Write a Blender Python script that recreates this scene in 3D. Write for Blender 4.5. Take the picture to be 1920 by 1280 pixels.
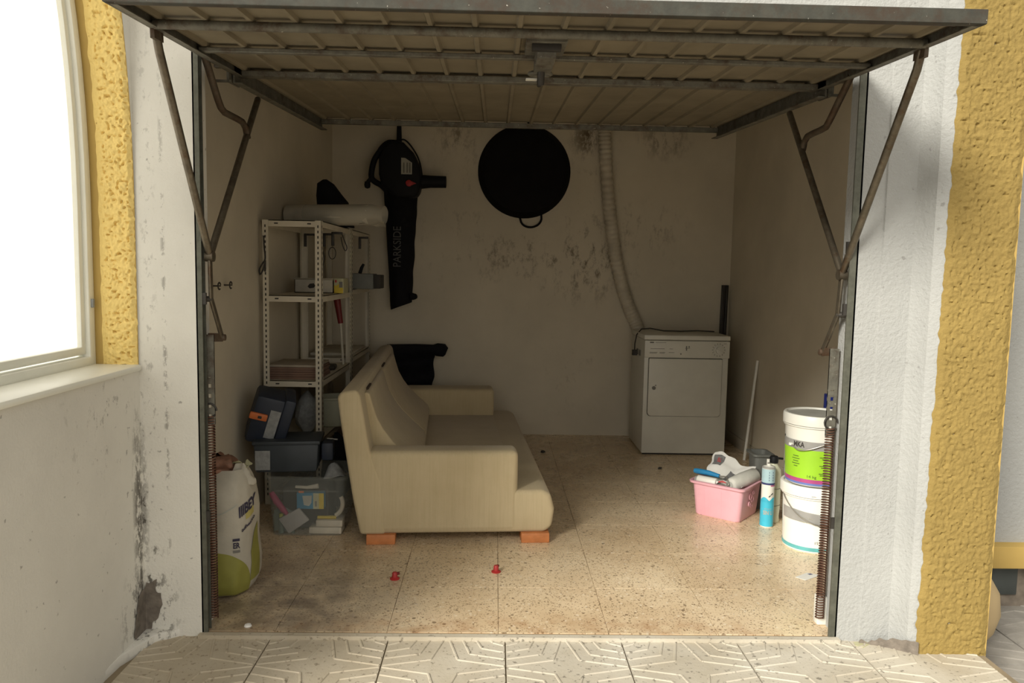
import bpy, bmesh, math, random
from mathutils import Vector, Matrix, noise
random.seed(7)
sc = bpy.context.scene
for o in list(bpy.data.objects):
    bpy.data.objects.remove(o)
COL = sc.collection
PI = math.pi

# ------------------------------------------------------------------ camera
cam_data = bpy.data.cameras.new('camera')
cam_data.sensor_width = 36.0
cam_data.lens = 36.0 * 1446.4 / 1920.0
cam_data.clip_end = 200
cam = bpy.data.objects.new('camera', cam_data)
COL.objects.link(cam)
CR = Vector((0.9996111, -0.0211971, 0.0181177))
CU = Vector((-0.0160952, 0.0919749, 0.9956312))
CW = Vector((0.0227709, 0.9955357, -0.0915980))
cam.matrix_world = Matrix(((CR.x, CU.x, -CW.x, 0), (CR.y, CU.y, -CW.y, -2.6601), (CR.z, CU.z, -CW.z, 1.3), (0, 0, 0, 1)))
sc.camera = cam

# ------------------------------------------------------------------ world, sun, exposure
world = bpy.data.worlds.new('sky')
sc.world = world
world.use_nodes = True
wn = world.node_tree
# hazy sky, brighter on the side of the veiled sun
wg = wn.nodes.new('ShaderNodeTexCoord')
wd = wn.nodes.new('ShaderNodeVectorMath'); wd.operation = 'DOT_PRODUCT'; wd.inputs[1].default_value = (-0.80, -0.45, 0.40)
wr = wn.nodes.new('ShaderNodeMapRange'); wr.interpolation_type = 'SMOOTHSTEP'
wr.inputs['From Min'].default_value = -0.75; wr.inputs['From Max'].default_value = 0.30
wr.inputs['To Min'].default_value = 0.30; wr.inputs['To Max'].default_value = 1.30
wn.links.new(wg.outputs['Generated'], wd.inputs[0]); wn.links.new(wd.outputs['Value'], wr.inputs['Value'])
wn.nodes['Background'].inputs[0].default_value = (1.0, 0.955, 0.86, 1)
wn.links.new(wr.outputs['Result'], wn.nodes['Background'].inputs[1])
sun_d = bpy.data.lights.new('hazy_sun', 'SUN')
sun_d.energy = 4.8
sun_d.angle = math.radians(20)
sun_d.color = (1.0, 0.95, 0.84)
sun = bpy.data.objects.new('hazy_sun', sun_d)
COL.objects.link(sun)
SUN_DIR = Vector((0.56, 0.66, -0.50))
sun.rotation_euler = SUN_DIR.to_track_quat('-Z', 'Y').to_euler()
sc.view_settings.view_transform = 'Standard'
sc.view_settings.look = 'None'
sc.view_settings.exposure = 0.0
sc.view_settings.gamma = 1.0
sc.view_settings.use_curve_mapping = False

# ------------------------------------------------------------------ materials
def new_mat(name):
    m = bpy.data.materials.new(name)
    m.use_nodes = True
    nt = m.node_tree
    return m, nt, nt.nodes['Principled BSDF']

def N(nt, t, **kw):
    n = nt.nodes.new(t)
    for k, v in kw.items():
        setattr(n, k, v)
    return n

def coords(nt, world_pos):
    if world_pos:
        return N(nt, 'ShaderNodeNewGeometry').outputs['Position']
    return N(nt, 'ShaderNodeTexCoord').outputs['Object']

def noise_tex(nt, co, scale, detail=4, rough=0.6, stretch=None):
    if stretch:
        mp = N(nt, 'ShaderNodeMapping'); mp.inputs['Scale'].default_value = stretch
        nt.links.new(co, mp.inputs['Vector']); co = mp.outputs['Vector']
    n = N(nt, 'ShaderNodeTexNoise')
    n.inputs['Scale'].default_value = scale
    n.inputs['Detail'].default_value = detail
    n.inputs['Roughness'].default_value = rough
    nt.links.new(co, n.inputs['Vector'])
    return n.outputs['Fac']

def remap(nt, val, a, b, c=0.0, d=1.0):
    r = N(nt, 'ShaderNodeMapRange')
    r.inputs['From Min'].default_value = a; r.inputs['From Max'].default_value = b
    r.inputs['To Min'].default_value = c; r.inputs['To Max'].default_value = d
    nt.links.new(val, r.inputs['Value'])
    return r.outputs['Result']

def mth(nt, op, a, b):
    n = N(nt, 'ShaderNodeMath', operation=op)
    for i, v in enumerate((a, b)):
        if isinstance(v, (int, float)): n.inputs[i].default_value = v
        else: nt.links.new(v, n.inputs[i])
    return n.outputs[0]

def mix(nt, fac, c1, c2):
    n = N(nt, 'ShaderNodeMix', data_type='RGBA')
    if isinstance(fac, (int, float)): n.inputs[0].default_value = fac
    else: nt.links.new(fac, n.inputs[0])
    for i, c in ((6, c1), (7, c2)):
        if isinstance(c, tuple): n.inputs[i].default_value = (*c, 1)
        else: nt.links.new(c, n.inputs[i])
    return n.outputs[2]

def blob(nt, co, centre, radii, edge=0.5):
    """1 inside an ellipsoid of the given radii, falling to 0 outside"""
    s = N(nt, 'ShaderNodeVectorMath', operation='SUBTRACT'); s.inputs[1].default_value = centre
    nt.links.new(co, s.inputs[0])
    d = N(nt, 'ShaderNodeVectorMath', operation='DIVIDE'); d.inputs[1].default_value = radii
    nt.links.new(s.outputs[0], d.inputs[0])
    l = N(nt, 'ShaderNodeVectorMath', operation='LENGTH'); nt.links.new(d.outputs[0], l.inputs[0])
    return remap(nt, l.outputs['Value'], 1 - edge, 1 + edge, 1.0, 0.0)

def bump(nt, bsdf, h, strength, dist):
    b = N(nt, 'ShaderNodeBump')
    b.inputs['Strength'].default_value = strength; b.inputs['Distance'].default_value = dist
    nt.links.new(h, b.inputs['Height']); nt.links.new(b.outputs['Normal'], bsdf.inputs['Normal'])

def simple(name, col, rough=0.6, metal=0.0, var=0.12, vscale=8.0, bstr=0.0, bscale=200, bdist=0.002, spec=0.4, world_pos=False, alpha=1.0, dark=None):
    m, nt, b = new_mat(name)
    co = coords(nt, world_pos)
    n = noise_tex(nt, co, vscale)
    d = dark or tuple(c * (1 - 2.2 * var) for c in col)
    c = mix(nt, remap(nt, n, 0.3, 0.7), d, tuple(min(1, x * (1 + var * 0.4)) for x in col))
    nt.links.new(c, b.inputs['Base Color'])
    b.inputs['Roughness'].default_value = rough
    b.inputs['Metallic'].default_value = metal
    b.inputs['Specular IOR Level'].default_value = spec
    b.inputs['Alpha'].default_value = alpha
    if bstr:
        bump(nt, b, noise_tex(nt, co, bscale, 3), bstr, bdist)
    return m

def stained_wall(name, base, stains, stain_col, bscale, bstr, bdist, specks=0.0, var=0.06, fscale=16, soft=0.14):
    """plaster with mould stains at the given places (world metres)"""
    m, nt, b = new_mat(name)
    co = coords(nt, True)
    n1 = noise_tex(nt, co, 2.2, 5)
    c = mix(nt, remap(nt, n1, 0.35, 0.7), tuple(x * (1 - 2 * var) for x in base), base)
    fine = noise_tex(nt, co, fscale, 8, 0.72, (1, 1, 0.55))
    for ctr, rad, amt, lo in stains:
        f = mth(nt, 'MULTIPLY', blob(nt, co, ctr, rad, 0.7), remap(nt, fine, lo, lo + soft, 0, amt))
        c = mix(nt, f, c, stain_col)
    if specks:
        sp = noise_tex(nt, co, 42, 2, 0.5)
        c = mix(nt, remap(nt, sp, 0.70, 0.76, 0, specks), c, (0.09, 0.08, 0.07))
    nt.links.new(c, b.inputs['Base Color'])
    b.inputs['Roughness'].default_value = 0.85
    b.inputs['Specular IOR Level'].default_value = 0.2
    bump(nt, b, noise_tex(nt, co, bscale, 5, 0.6), bstr, bdist)
    return m

CREAM = (0.67, 0.605, 0.48)
M_in = stained_wall('interior_plaster', CREAM, [
    ((-0.32, 3.4, 2.33), (0.13, 0.3, 0.13), 0.55, 0.50), ((0.70, 3.4, 2.33), (0.10, 0.3, 0.12), 0.9, 0.44),
    ((1.30, 3.4, 2.34), (0.15, 0.3, 0.12), 0.7, 0.47), ((0.68, 3.4, 1.36), (0.24, 0.3, 0.20), 0.7, 0.50),
    ((0.12, 3.4, 1.40), (0.32, 0.3, 0.13), 0.5, 0.50), ((0.40, 3.4, 1.42), (0.75, 0.3, 0.30), 0.45, 0.56),
    ((1.20, 3.4, 1.68), (0.22, 0.3, 0.13), 0.5, 0.52), ((-0.28, 3.4, 1.9), (0.25, 0.3, 0.4), 0.3, 0.56),
    ((0.75, 3.4, 1.9), (0.2, 0.3, 0.5), 0.35, 0.55), ((0.62, 3.4, 0.5), (0.25, 0.3, 0.3), 0.3, 0.57)],
    (0.10, 0.065, 0.035), 60, 0.15, 0.004)
M_white = stained_wall('white_exterior_plaster', (0.76, 0.74, 0.68), [
    ((-1.215, -0.03, 0.45), (0.014, 0.03, 0.26), 0.95, 0.46), ((-1.215, 0.0, 0.35), (0.045, 0.05, 0.36), 0.9, 0.575),
    ((-1.20, -0.03, 0.08), (0.075, 0.10, 0.15), 0.9, 0.54),
    ((-1.13, 0.0, 0.9), (0.006, 0.1, 1.1), 0.5, 0.52), ((-1.18, 0.0, 1.2), (0.02, 0.1, 1.1), 0.3, 0.54),
    ((-1.22, -0.2, 0.80), (0.1, 0.22, 0.20), 0.4, 0.58)],
    (0.085, 0.075, 0.062), 110, 0.35, 0.005, specks=0.5, fscale=34, soft=0.05)
M_rough_white_dimmed = stained_wall('dimmed_white_roughcast', (0.41, 0.415, 0.405), [], (0.2, 0.2, 0.2), 75, 0.7, 0.007, specks=0.35)  # same white paint as the left side, darkened against overexposure by the sun
M_yellow_dimmed = stained_wall('dimmed_yellow_roughcast', (0.31, 0.22, 0.07), [], (0.2, 0.2, 0.2), 120, 0.6, 0.006, specks=0.0, var=0.09)  # pier yellow darkened so the sun does not overexpose it
M_yellow_sunlit = stained_wall('sunlit_yellow_roughcast', (0.90, 0.68, 0.25), [], (0.2, 0.2, 0.2), 120, 0.6, 0.006, specks=0.0, var=0.05)  # jamb yellow brightened, sunlight on it is put into the colour
M_yellow_smooth = stained_wall('yellow_paint', (0.50, 0.345, 0.11), [], (0.2, 0.2, 0.2), 40, 0.15, 0.003)
M_concrete = simple('bare_concrete', (0.21, 0.18, 0.15), 0.95, var=0.2, vscale=30, bstr=0.6, bscale=80, bdist=0.004, world_pos=True)

def terrazzo():
    m, nt, b = new_mat('terrazzo')
    co = coords(nt, True)
    c = mix(nt, remap(nt, noise_tex(nt, co, 1.6, 5), 0.35, 0.68), (0.60, 0.45, 0.28), (0.80, 0.66, 0.46))
    for sc_, rad, col, seed in ((60, 0.17, (0.13, 0.085, 0.045), 0.0), (95, 0.20, (0.24, 0.155, 0.085), 3.1), (130, 0.20, (0.17, 0.11, 0.06), 5.1), (110, 0.2, (0.34, 0.24, 0.15), 9.1), (55, 0.17, (0.80, 0.69, 0.53), 7.7), (24, 0.10, (0.13, 0.085, 0.05), 11.3)):
        v = N(nt, 'ShaderNodeTexVoronoi'); v.inputs['Scale'].default_value = sc_; v.inputs['Randomness'].default_value = 1
        mp = N(nt, 'ShaderNodeMapping'); mp.inputs['Location'].default_value = (seed, seed * 1.3, 0); mp.inputs['Rotation'].default_value = (0, 0, seed)
        mp.inputs['Scale'].default_value = (1, 1, 0.2)
        nt.links.new(co, mp.inputs['Vector']); nt.links.new(mp.outputs['Vector'], v.inputs['Vector'])
        # only some of the cells hold a chip
        sep = N(nt, 'ShaderNodeSeparateColor'); nt.links.new(v.outputs['Color'], sep.inputs[0])
        pick = remap(nt, sep.outputs[0], 0.34, 0.38)
        size = mth(nt, 'MULTIPLY', sep.outputs[1], rad * 2.0)
        inside = mth(nt, 'LESS_THAN', v.outputs['Distance'], size)
        c = mix(nt, mth(nt, 'MULTIPLY', mth(nt, 'MULTIPLY', inside, pick), 0.72), c, col)
    # worn rusty stain along the threshold, spilled plaster dust by the sack
    thr = mth(nt, 'MULTIPLY', blob(nt, co, (0.1, 0.04, 0), (1.2, 0.10, 0.3), 0.5), remap(nt, noise_tex(nt, co, 9, 5), 0.42, 0.7, 0, 0.6))
    c = mix(nt, thr, c, (0.33, 0.155, 0.06))
    dust = mth(nt, 'MULTIPLY', blob(nt, co, (-0.72, 0.22, 0), (0.28, 0.20, 0.3), 0.8), remap(nt, noise_tex(nt, co, 14, 5), 0.35, 0.7, 0, 0.55))
    c = mix(nt, dust, c, (0.55, 0.50, 0.43))
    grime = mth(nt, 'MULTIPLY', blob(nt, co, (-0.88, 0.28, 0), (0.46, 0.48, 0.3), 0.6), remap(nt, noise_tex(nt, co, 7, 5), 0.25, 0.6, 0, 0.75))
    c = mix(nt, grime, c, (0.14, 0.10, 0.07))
    nt.links.new(c, b.inputs['Base Color'])
    b.inputs['Roughness'].default_value = 0.42
    b.inputs['Specular IOR Level'].default_value = 0.55
    nt.links.new(remap(nt, noise_tex(nt, co, 5, 4), 0.3, 0.7, 0.20, 0.38), b.inputs['Roughness'])
    return m
M_terrazzo = terrazzo()
M_grout = simple('floor_grout', (0.26, 0.185, 0.10), 0.9, world_pos=True)

def paving():
    m, nt, b = new_mat('cement_paving')
    co = coords(nt, True)
    c = mix(nt, remap(nt, noise_tex(nt, co, 3, 5), 0.3, 0.7), (0.41, 0.36, 0.275), (0.56, 0.52, 0.44))
    c = mix(nt, remap(nt, noise_tex(nt, co, 55, 3, 0.6), 0.60, 0.68, 0, 0.75), c, (0.13, 0.115, 0.09))
    c = mix(nt, mth(nt, 'MULTIPLY', blob(nt, co, (-1.1, -0.2, 0), (0.8, 0.9, 0.5), 0.7), 0.35), c, (0.36, 0.27, 0.15))
    nt.links.new(c, b.inputs['Base Color'])
    b.inputs['Roughness'].default_value = 0.85
    bump(nt, b, noise_tex(nt, co, 90, 4), 0.4, 0.003)
    return m
M_paving = paving()
M_paving_joint = simple('paving_joint', (0.27, 0.215, 0.14), 0.95, world_pos=True)
M_court = simple('courtyard_paving', (0.33, 0.31, 0.28), 0.9, var=0.15, vscale=6, bstr=0.4, bscale=60, bdist=0.004, world_pos=True)

def metal(name, base, rust, amount, rough=0.55, metallic=0.6, specks=0.0):
    m, nt, b = new_mat(name)
    co = coords(nt, True)
    c = mix(nt, remap(nt, noise_tex(nt, co, 22, 6, 0.7), 0.35, 0.65), tuple(x * 0.6 for x in base), base)
    c = mix(nt, remap(nt, noise_tex(nt, co, 12, 7, 0.75), 0.62 - amount * 0.3, 0.74 - amount * 0.2, 0, 0.85), c, rust)
    if specks:
        c = mix(nt, remap(nt, noise_tex(nt, co, 85, 2), 0.71, 0.74, 0, specks), c, (0.7, 0.68, 0.6))
    nt.links.new(c, b.inputs['Base Color'])
    b.inputs['Roughness'].default_value = rough
    b.inputs['Metallic'].default_value = metallic
    return m
M_galv = metal('galvanised_steel', (0.20, 0.19, 0.155), (0.075, 0.048, 0.03), 0.4, 0.6, 0.35, specks=0.7)
M_front_beam = metal('weathered_front_beam', (0.058, 0.058, 0.046), (0.045, 0.028, 0.017), 0.5, 0.8, 0.0, specks=0.45)
M_rustbar = metal('rusty_bar', (0.13, 0.10, 0.07), (0.075, 0.036, 0.018), 0.5, 0.6, 0.4)
M_arm = metal('bare_steel_arm', (0.20, 0.17, 0.125), (0.11, 0.06, 0.03), 0.3, 0.45, 0.7)
M_post = metal('steel_post', (0.14, 0.142, 0.112), (0.10, 0.085, 0.06), 0.2, 0.6, 0.4)
M_spring = metal('rusty_spring', (0.16, 0.085, 0.055), (0.09, 0.03, 0.015), 0.5, 0.6, 0.4)
M_sheet = simple('painted_door_sheet', (0.235, 0.198, 0.135), 0.6, var=0.12, vscale=5, world_pos=True)
M_chrome = simple('dull_metal', (0.42, 0.40, 0.36), 0.4, 0.8)
M_dark_metal = simple('dark_metal', (0.05, 0.045, 0.04), 0.5, 0.3)

def fabric():
    m, nt, b = new_mat('beige_upholstery')
    co = coords(nt, False)
    c = mix(nt, remap(nt, noise_tex(nt, co, 3, 5), 0.3, 0.7), (0.48, 0.39, 0.24), (0.56, 0.465, 0.30))
    c = mix(nt, remap(nt, noise_tex(nt, co, 120, 2, 0.5, (1, 1, 0.05)), 0.4, 0.7, 0, 0.25), c, (0.40, 0.33, 0.19))
    nt.links.new(c, b.inputs['Base Color'])
    b.inputs['Roughness'].default_value = 0.9
    b.inputs['Specular IOR Level'].default_value = 0.15
    b.inputs['Sheen Weight'].default_value = 0.15
    bump(nt, b, noise_tex(nt, co, 350, 2), 0.25, 0.002)
    return m
M_fabric = fabric()
M_gap_shade = simple('dark_gap_shade', (0.06, 0.04, 0.025), 0.95)
M_orange_wood = simple('orange_wood', (0.56, 0.205, 0.07), 0.5, var=0.12, vscale=20, spec=0.4)
M_appliance = simple('white_enamel', (0.66, 0.645, 0.57), 0.35, var=0.03)
M_appliance_side = simple('grey_enamel_side', (0.50, 0.48, 0.41), 0.5, var=0.05)
M_grey_print = simple('grey_print', (0.20, 0.19, 0.17), 0.7)
M_gap = simple('dark_gap', (0.05, 0.045, 0.04), 0.9)
M_black = simple('black_plastic', (0.009, 0.009, 0.010), 0.6, var=0.05, spec=0.2)
M_black_cloth = simple('black_cloth', (0.011, 0.011, 0.013), 0.85, bstr=0.3, bscale=60, bdist=0.01, spec=0.15)
M_pan = simple('black_enamel', (0.007, 0.006, 0.006), 0.7, var=0.15, spec=0.12)
M_navy = simple('dark_navy_plastic', (0.024, 0.032, 0.052), 0.5)
M_slate = simple('slate_plastic', (0.045, 0.055, 0.065), 0.5)
M_red = simple('red_plastic', (0.42, 0.03, 0.03), 0.45)
M_darkred = simple('dark_red_plastic', (0.16, 0.012, 0.012), 0.5)
M_orange = simple('orange_plastic', (0.62, 0.17, 0.05), 0.5)
M_label_grey = simple('grey_label', (0.30, 0.31, 0.31), 0.7, var=0.15, vscale=40)
M_dimprint = simple('dim_grey_print', (0.12, 0.12, 0.115), 0.7)
M_label_white = simple('white_label', (0.48, 0.47, 0.40), 0.7)
M_rack = simple('cream_painted_steel', (0.66, 0.60, 0.48), 0.45, var=0.06)
M_cardwhite = simple('white_card', (0.55, 0.51, 0.42), 0.8)
M_hose = simple('white_hose', (0.60, 0.54, 0.43), 0.55)
M_tube_white = simple('white_plastic', (0.80, 0.79, 0.73), 0.4, var=0.03)
M_bucket = simple('white_bucket_plastic', (0.84, 0.835, 0.77), 0.35, var=0.02)
M_lidgrey = simple('greyish_lid', (0.52, 0.52, 0.48), 0.5, var=0.1)
M_silver = simple('silver_label', (0.36, 0.355, 0.34), 0.4)
M_green = simple('lime_label', (0.35, 0.66, 0.035), 0.45, var=0.04)
M_darkgreen_print = simple('dark_green_print', (0.10, 0.17, 0.03), 0.6)
M_magenta = simple('magenta_band', (0.50, 0.09, 0.26), 0.45)
M_bluep = simple('blue_band', (0.16, 0.22, 0.55), 0.45)
M_teal = simple('teal_band', (0.14, 0.48, 0.50), 0.45)
M_pink = simple('pink_plastic', (0.88, 0.48, 0.56), 0.4, var=0.04, spec=0.5)
M_cyan = simple('cyan_label', (0.06, 0.48, 0.66), 0.35, var=0.05)
M_paleblue = simple('pale_blue_label', (0.42, 0.60, 0.66), 0.35)
M_navyprint = simple('navy_print', (0.04, 0.05, 0.16), 0.5)
M_blue = simple('blue_handle', (0.03, 0.25, 0.52), 0.4)
M_deepblue = simple('deep_blue_plastic', (0.02, 0.04, 0.34), 0.4)
M_milky = simple('milky_plastic', (0.60, 0.60, 0.46), 0.4, var=0.05)
M_paper = simple('white_paper', (0.78, 0.77, 0.73), 0.85, var=0.05)
M_newsgrey = simple('newsprint_grey', (0.22, 0.22, 0.22), 0.85, var=0.25, vscale=60)
M_newsred = simple('newsprint_red', (0.55, 0.10, 0.10), 0.85)
M_clothwhite = simple('white_towel', (0.66, 0.655, 0.60), 0.95, bstr=0.4, bscale=150)
M_sack = simple('white_sack', (0.47, 0.435, 0.36), 0.7, var=0.08, bstr=0.3, bscale=18, bdist=0.01)
M_sackgreen = simple('sack_green', (0.27, 0.26, 0.055), 0.6, var=0.1)
M_sackprint = simple('sack_print', (0.035, 0.03, 0.06), 0.7)
M_sackgrey = simple('sack_grey_blue', (0.40, 0.42, 0.38), 0.7)
M_sackyellow = simple('sack_yellow', (0.45, 0.39, 0.13), 0.7)
M_brownbag = simple('brown_bag', (0.27, 0.135, 0.085), 0.6, var=0.25, vscale=30, bstr=0.5, bscale=40, bdist=0.01)
M_brownboard = simple('brown_board', (0.24, 0.145, 0.105), 0.8, var=0.15)
M_paleboard = simple('pale_board', (0.42, 0.36, 0.28), 0.8)
M_pouch = simple('grey_pouch', (0.36, 0.34, 0.32), 0.6)
M_packblue = simple('pack_blue', (0.045, 0.24, 0.40), 0.4)
M_packyellow = simple('pack_yellow', (0.62, 0.46, 0.04), 0.5)
M_packcream = simple('pack_cream', (0.50, 0.48, 0.30), 0.5)
M_cream_tub = simple('cream_plastic', (0.60, 0.54, 0.43), 0.45)
M_pinkbrush = simple('pink_brush', (0.34, 0.03, 0.10), 0.5)
M_greenbag = simple('grey_green_bag', (0.13, 0.16, 0.13), 0.5)
M_lime = simple('lime_cap', (0.42, 0.45, 0.07), 0.5)
M_grate = simple('grey_tub', (0.16, 0.165, 0.15), 0.6)
M_tan = simple('tan_clay', (0.44, 0.33, 0.18), 0.7, var=0.03)
M_slatepanel = simple('dark_slate_panel', (0.075, 0.085, 0.082), 0.7, var=0.2, vscale=5, world_pos=True)
M_wood_leg = simple('grey_brown_stone', (0.21, 0.175, 0.14), 0.85, var=0.25, vscale=12, world_pos=True)
M_pvc = simple('white_pvc', (0.80, 0.795, 0.71), 0.35, var=0.02)

def clear_mat(name, tint, alpha, rough=0.12):
    m, nt, b = new_mat(name)
    b.inputs['Base Color'].default_value = (*tint, 1)
    b.inputs['Roughness'].default_value = rough
    b.inputs['Alpha'].default_value = alpha
    return m
M_clear = clear_mat('clear_plastic', (0.50, 0.52, 0.47), 0.11)
M_film = clear_mat('plastic_film', (0.62, 0.58, 0.48), 0.45, 0.3)
def glass_mat():
    m, nt, b = new_mat('frosted_glass')
    out = nt.nodes['Material Output']
    t = N(nt, 'ShaderNodeBsdfTranslucent'); t.inputs['Color'].default_value = (0.97, 0.97, 0.96, 1); g = N(nt, 'ShaderNodeBsdfGlossy'); g.inputs['Roughness'].default_value = 0.25
    mx = N(nt, 'ShaderNodeMixShader'); mx.inputs[0].default_value = 0.06
    nt.links.new(t.outputs[0], mx.inputs[1]); nt.links.new(g.outputs[0], mx.inputs[2]); nt.links.new(mx.outputs[0], out.inputs['Surface'])
    return m
M_glass = glass_mat()

# ------------------------------------------------------------------ building helpers
WM = {}
class MB:
    def __init__(s): s.v, s.f = [], []
    def add(s, vs, fs):
        o = len(s.v); s.v += [Vector(p) for p in vs]; s.f += [tuple(i + o for i in f) for f in fs]; return s
    def box(s, x0, x1, y0, y1, z0, z1, M=None):
        p = [Vector((x, y, z)) for z in (z0, z1) for y in (y0, y1) for x in (x0, x1)]
        if M: p = [M @ q for q in p]
        return s.add(p, [(0, 2, 3, 1), (4, 5, 7, 6), (0, 1, 5, 4), (2, 6, 7, 3), (0, 4, 6, 2), (1, 3, 7, 5)])
    def bar(s, a, b, w, h, up=(0, 0, 1)):
        a, b = Vector(a), Vector(b); d = (b - a).normalized(); u = Vector(up); sd = d.cross(u)
        if sd.length < 1e-4: u = Vector((0, 1, 0)); sd = d.cross(u)
        sd.normalize(); u = sd.cross(d)
        p = [q + sd * i * w / 2 + u * j * h / 2 for q in (a, b) for (i, j) in ((-1, -1), (1, -1), (1, 1), (-1, 1))]
        return s.add(p, [(0, 1, 2, 3), (4, 7, 6, 5), (0, 4, 5, 1), (1, 5, 6, 2), (2, 6, 7, 3), (3, 7, 4, 0)])
    def tube(s, path, r, n=10, closed=False, ends=True, squash=None):
        P = [Vector(p) for p in path]; k = len(P); vs, fs = [], []
        R = r if isinstance(r, (list, tuple)) else [r] * k
        prev = None
        for i in range(k):
            if closed: t = P[(i + 1) % k] - P[i - 1]
            else: t = P[min(i + 1, k - 1)] - P[max(i - 1, 0)]
            t = t.normalized() if t.length > 1e-9 else Vector((0, 0, 1))
            if prev is None:
                a = Vector((0, 0, 1)) if abs(t.z) < 0.9 else Vector((1, 0, 0))
                prev = (a - t * a.dot(t)).normalized()
            else:
                q = prev - t * prev.dot(t)
                prev = q.normalized() if q.length > 1e-6 else prev
            b = t.cross(prev)
            for j in range(n):
                an = 2 * PI * j / n
                vs.append(P[i] + (prev * math.cos(an) + b * math.sin(an)) * R[i])
        m = k if closed else k - 1
        for i in range(m):
            for j in range(n):
                a, b2 = i * n + j, i * n + (j + 1) % n; c, d = ((i + 1) % k) * n + (j + 1) % n, ((i + 1) % k) * n + j
                fs.append((a, b2, c, d))
        if ends and not closed:
            fs.append(tuple(range(n - 1, -1, -1))); fs.append(tuple((k - 1) * n + j for j in range(n)))
        return s.add(vs, fs)
    def lathe(s, prof, c=(0, 0, 0), n=32, M=None):
        vs, fs = [], []; k = len(prof)
        for r, z in prof:
            for j in range(n):
                a = 2 * PI * j / n; p = Vector((max(r, 1e-5) * math.cos(a), max(r, 1e-5) * math.sin(a), z))
                if M: p = M @ p
                vs.append(p + Vector(c))
        for i in range(k - 1):
            for j in range(n):
                fs.append((i * n + j, i * n + (j + 1) % n, (i + 1) * n + (j + 1) % n, (i + 1) * n + j))
        return s.add(vs, fs)
    def prism(s, poly, ax, a0, a1):
        """polygon in the plane across axis ax ('x': (y,z), 'y': (x,z), 'z': (x,y)), from a0 to a1"""
        def P(p, a): return {'x': (a, p[0], p[1]), 'y': (p[0], a, p[1]), 'z': (p[0], p[1], a)}[ax]
        n = len(poly)
        vs = [P(p, a0) for p in poly] + [P(p, a1) for p in poly]
        fs = [tuple(range(n)), tuple(range(2 * n - 1, n - 1, -1))] + [(i, i + n, (i + 1) % n + n, (i + 1) % n) for i in range(n)]
        return s.add(vs, fs)
    def grid(s, fn, nu, nv, thick=None):
        vs = [Vector(fn(i / nu, j / nv)) for j in range(nv + 1) for i in range(nu + 1)]
        fs = [(j * (nu + 1) + i, j * (nu + 1) + i + 1, (j + 1) * (nu + 1) + i + 1, (j + 1) * (nu + 1) + i) for j in range(nv) for i in range(nu)]
        return s.add(vs, fs)
    def build(s, name, mat, parent=None, local=False, bevel=0.0, segs=2, smooth=True, angle=40, clean=True, solid=0.0, sub=0):
        me = bpy.data.meshes.new(name)
        Wp = Matrix.Identity(4)
        vs = s.v
        if parent is not None:
            Wp = WM[parent.name]
            if not local:
                I = Wp.inverted(); vs = [I @ v for v in vs]
        else:
            xs = [v.x for v in vs]; ys = [v.y for v in vs]; zs = [v.z for v in vs]
            o = Vector(((min(xs) + max(xs)) / 2, (min(ys) + max(ys)) / 2, min(zs)))
            vs = [v - o for v in vs]; Wp = Matrix.Translation(o)
        me.from_pydata([tuple(v) for v in vs], [], s.f)
        if clean:
            bm = bmesh.new(); bm.from_mesh(me)
            bmesh.ops.remove_doubles(bm, verts=bm.verts, dist=1e-6)
            if solid:
                bmesh.ops.recalc_face_normals(bm, faces=bm.faces)
                bmesh.ops.solidify(bm, geom=bm.faces[:], thickness=solid)
            if sub:
                bmesh.ops.subdivide_edges(bm, edges=bm.edges[:], cuts=sub, use_grid_fill=True, smooth=0.0)
            bmesh.ops.recalc_face_normals(bm, faces=bm.faces)
            if bevel:
                ed = [e for e in bm.edges if len(e.link_faces) == 2 and e.calc_face_angle(0) > math.radians(30)]
                bmesh.ops.bevel(bm, geom=ed, offset=bevel, segments=segs, profile=0.5, affect='EDGES', clamp_overlap=True)
            bm.to_mesh(me); bm.free()
        me.materials.append(mat)
        if smooth:
            me.polygons.foreach_set('use_smooth', [True] * len(me.polygons))
            me.set_sharp_from_angle(angle=math.radians(angle))
        ob = bpy.data.objects.new(name, me)
        COL.objects.link(ob)
        if parent is not None: ob.parent = parent
        else: ob.location = Wp.translation
        WM[ob.name] = Wp
        return ob

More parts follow.
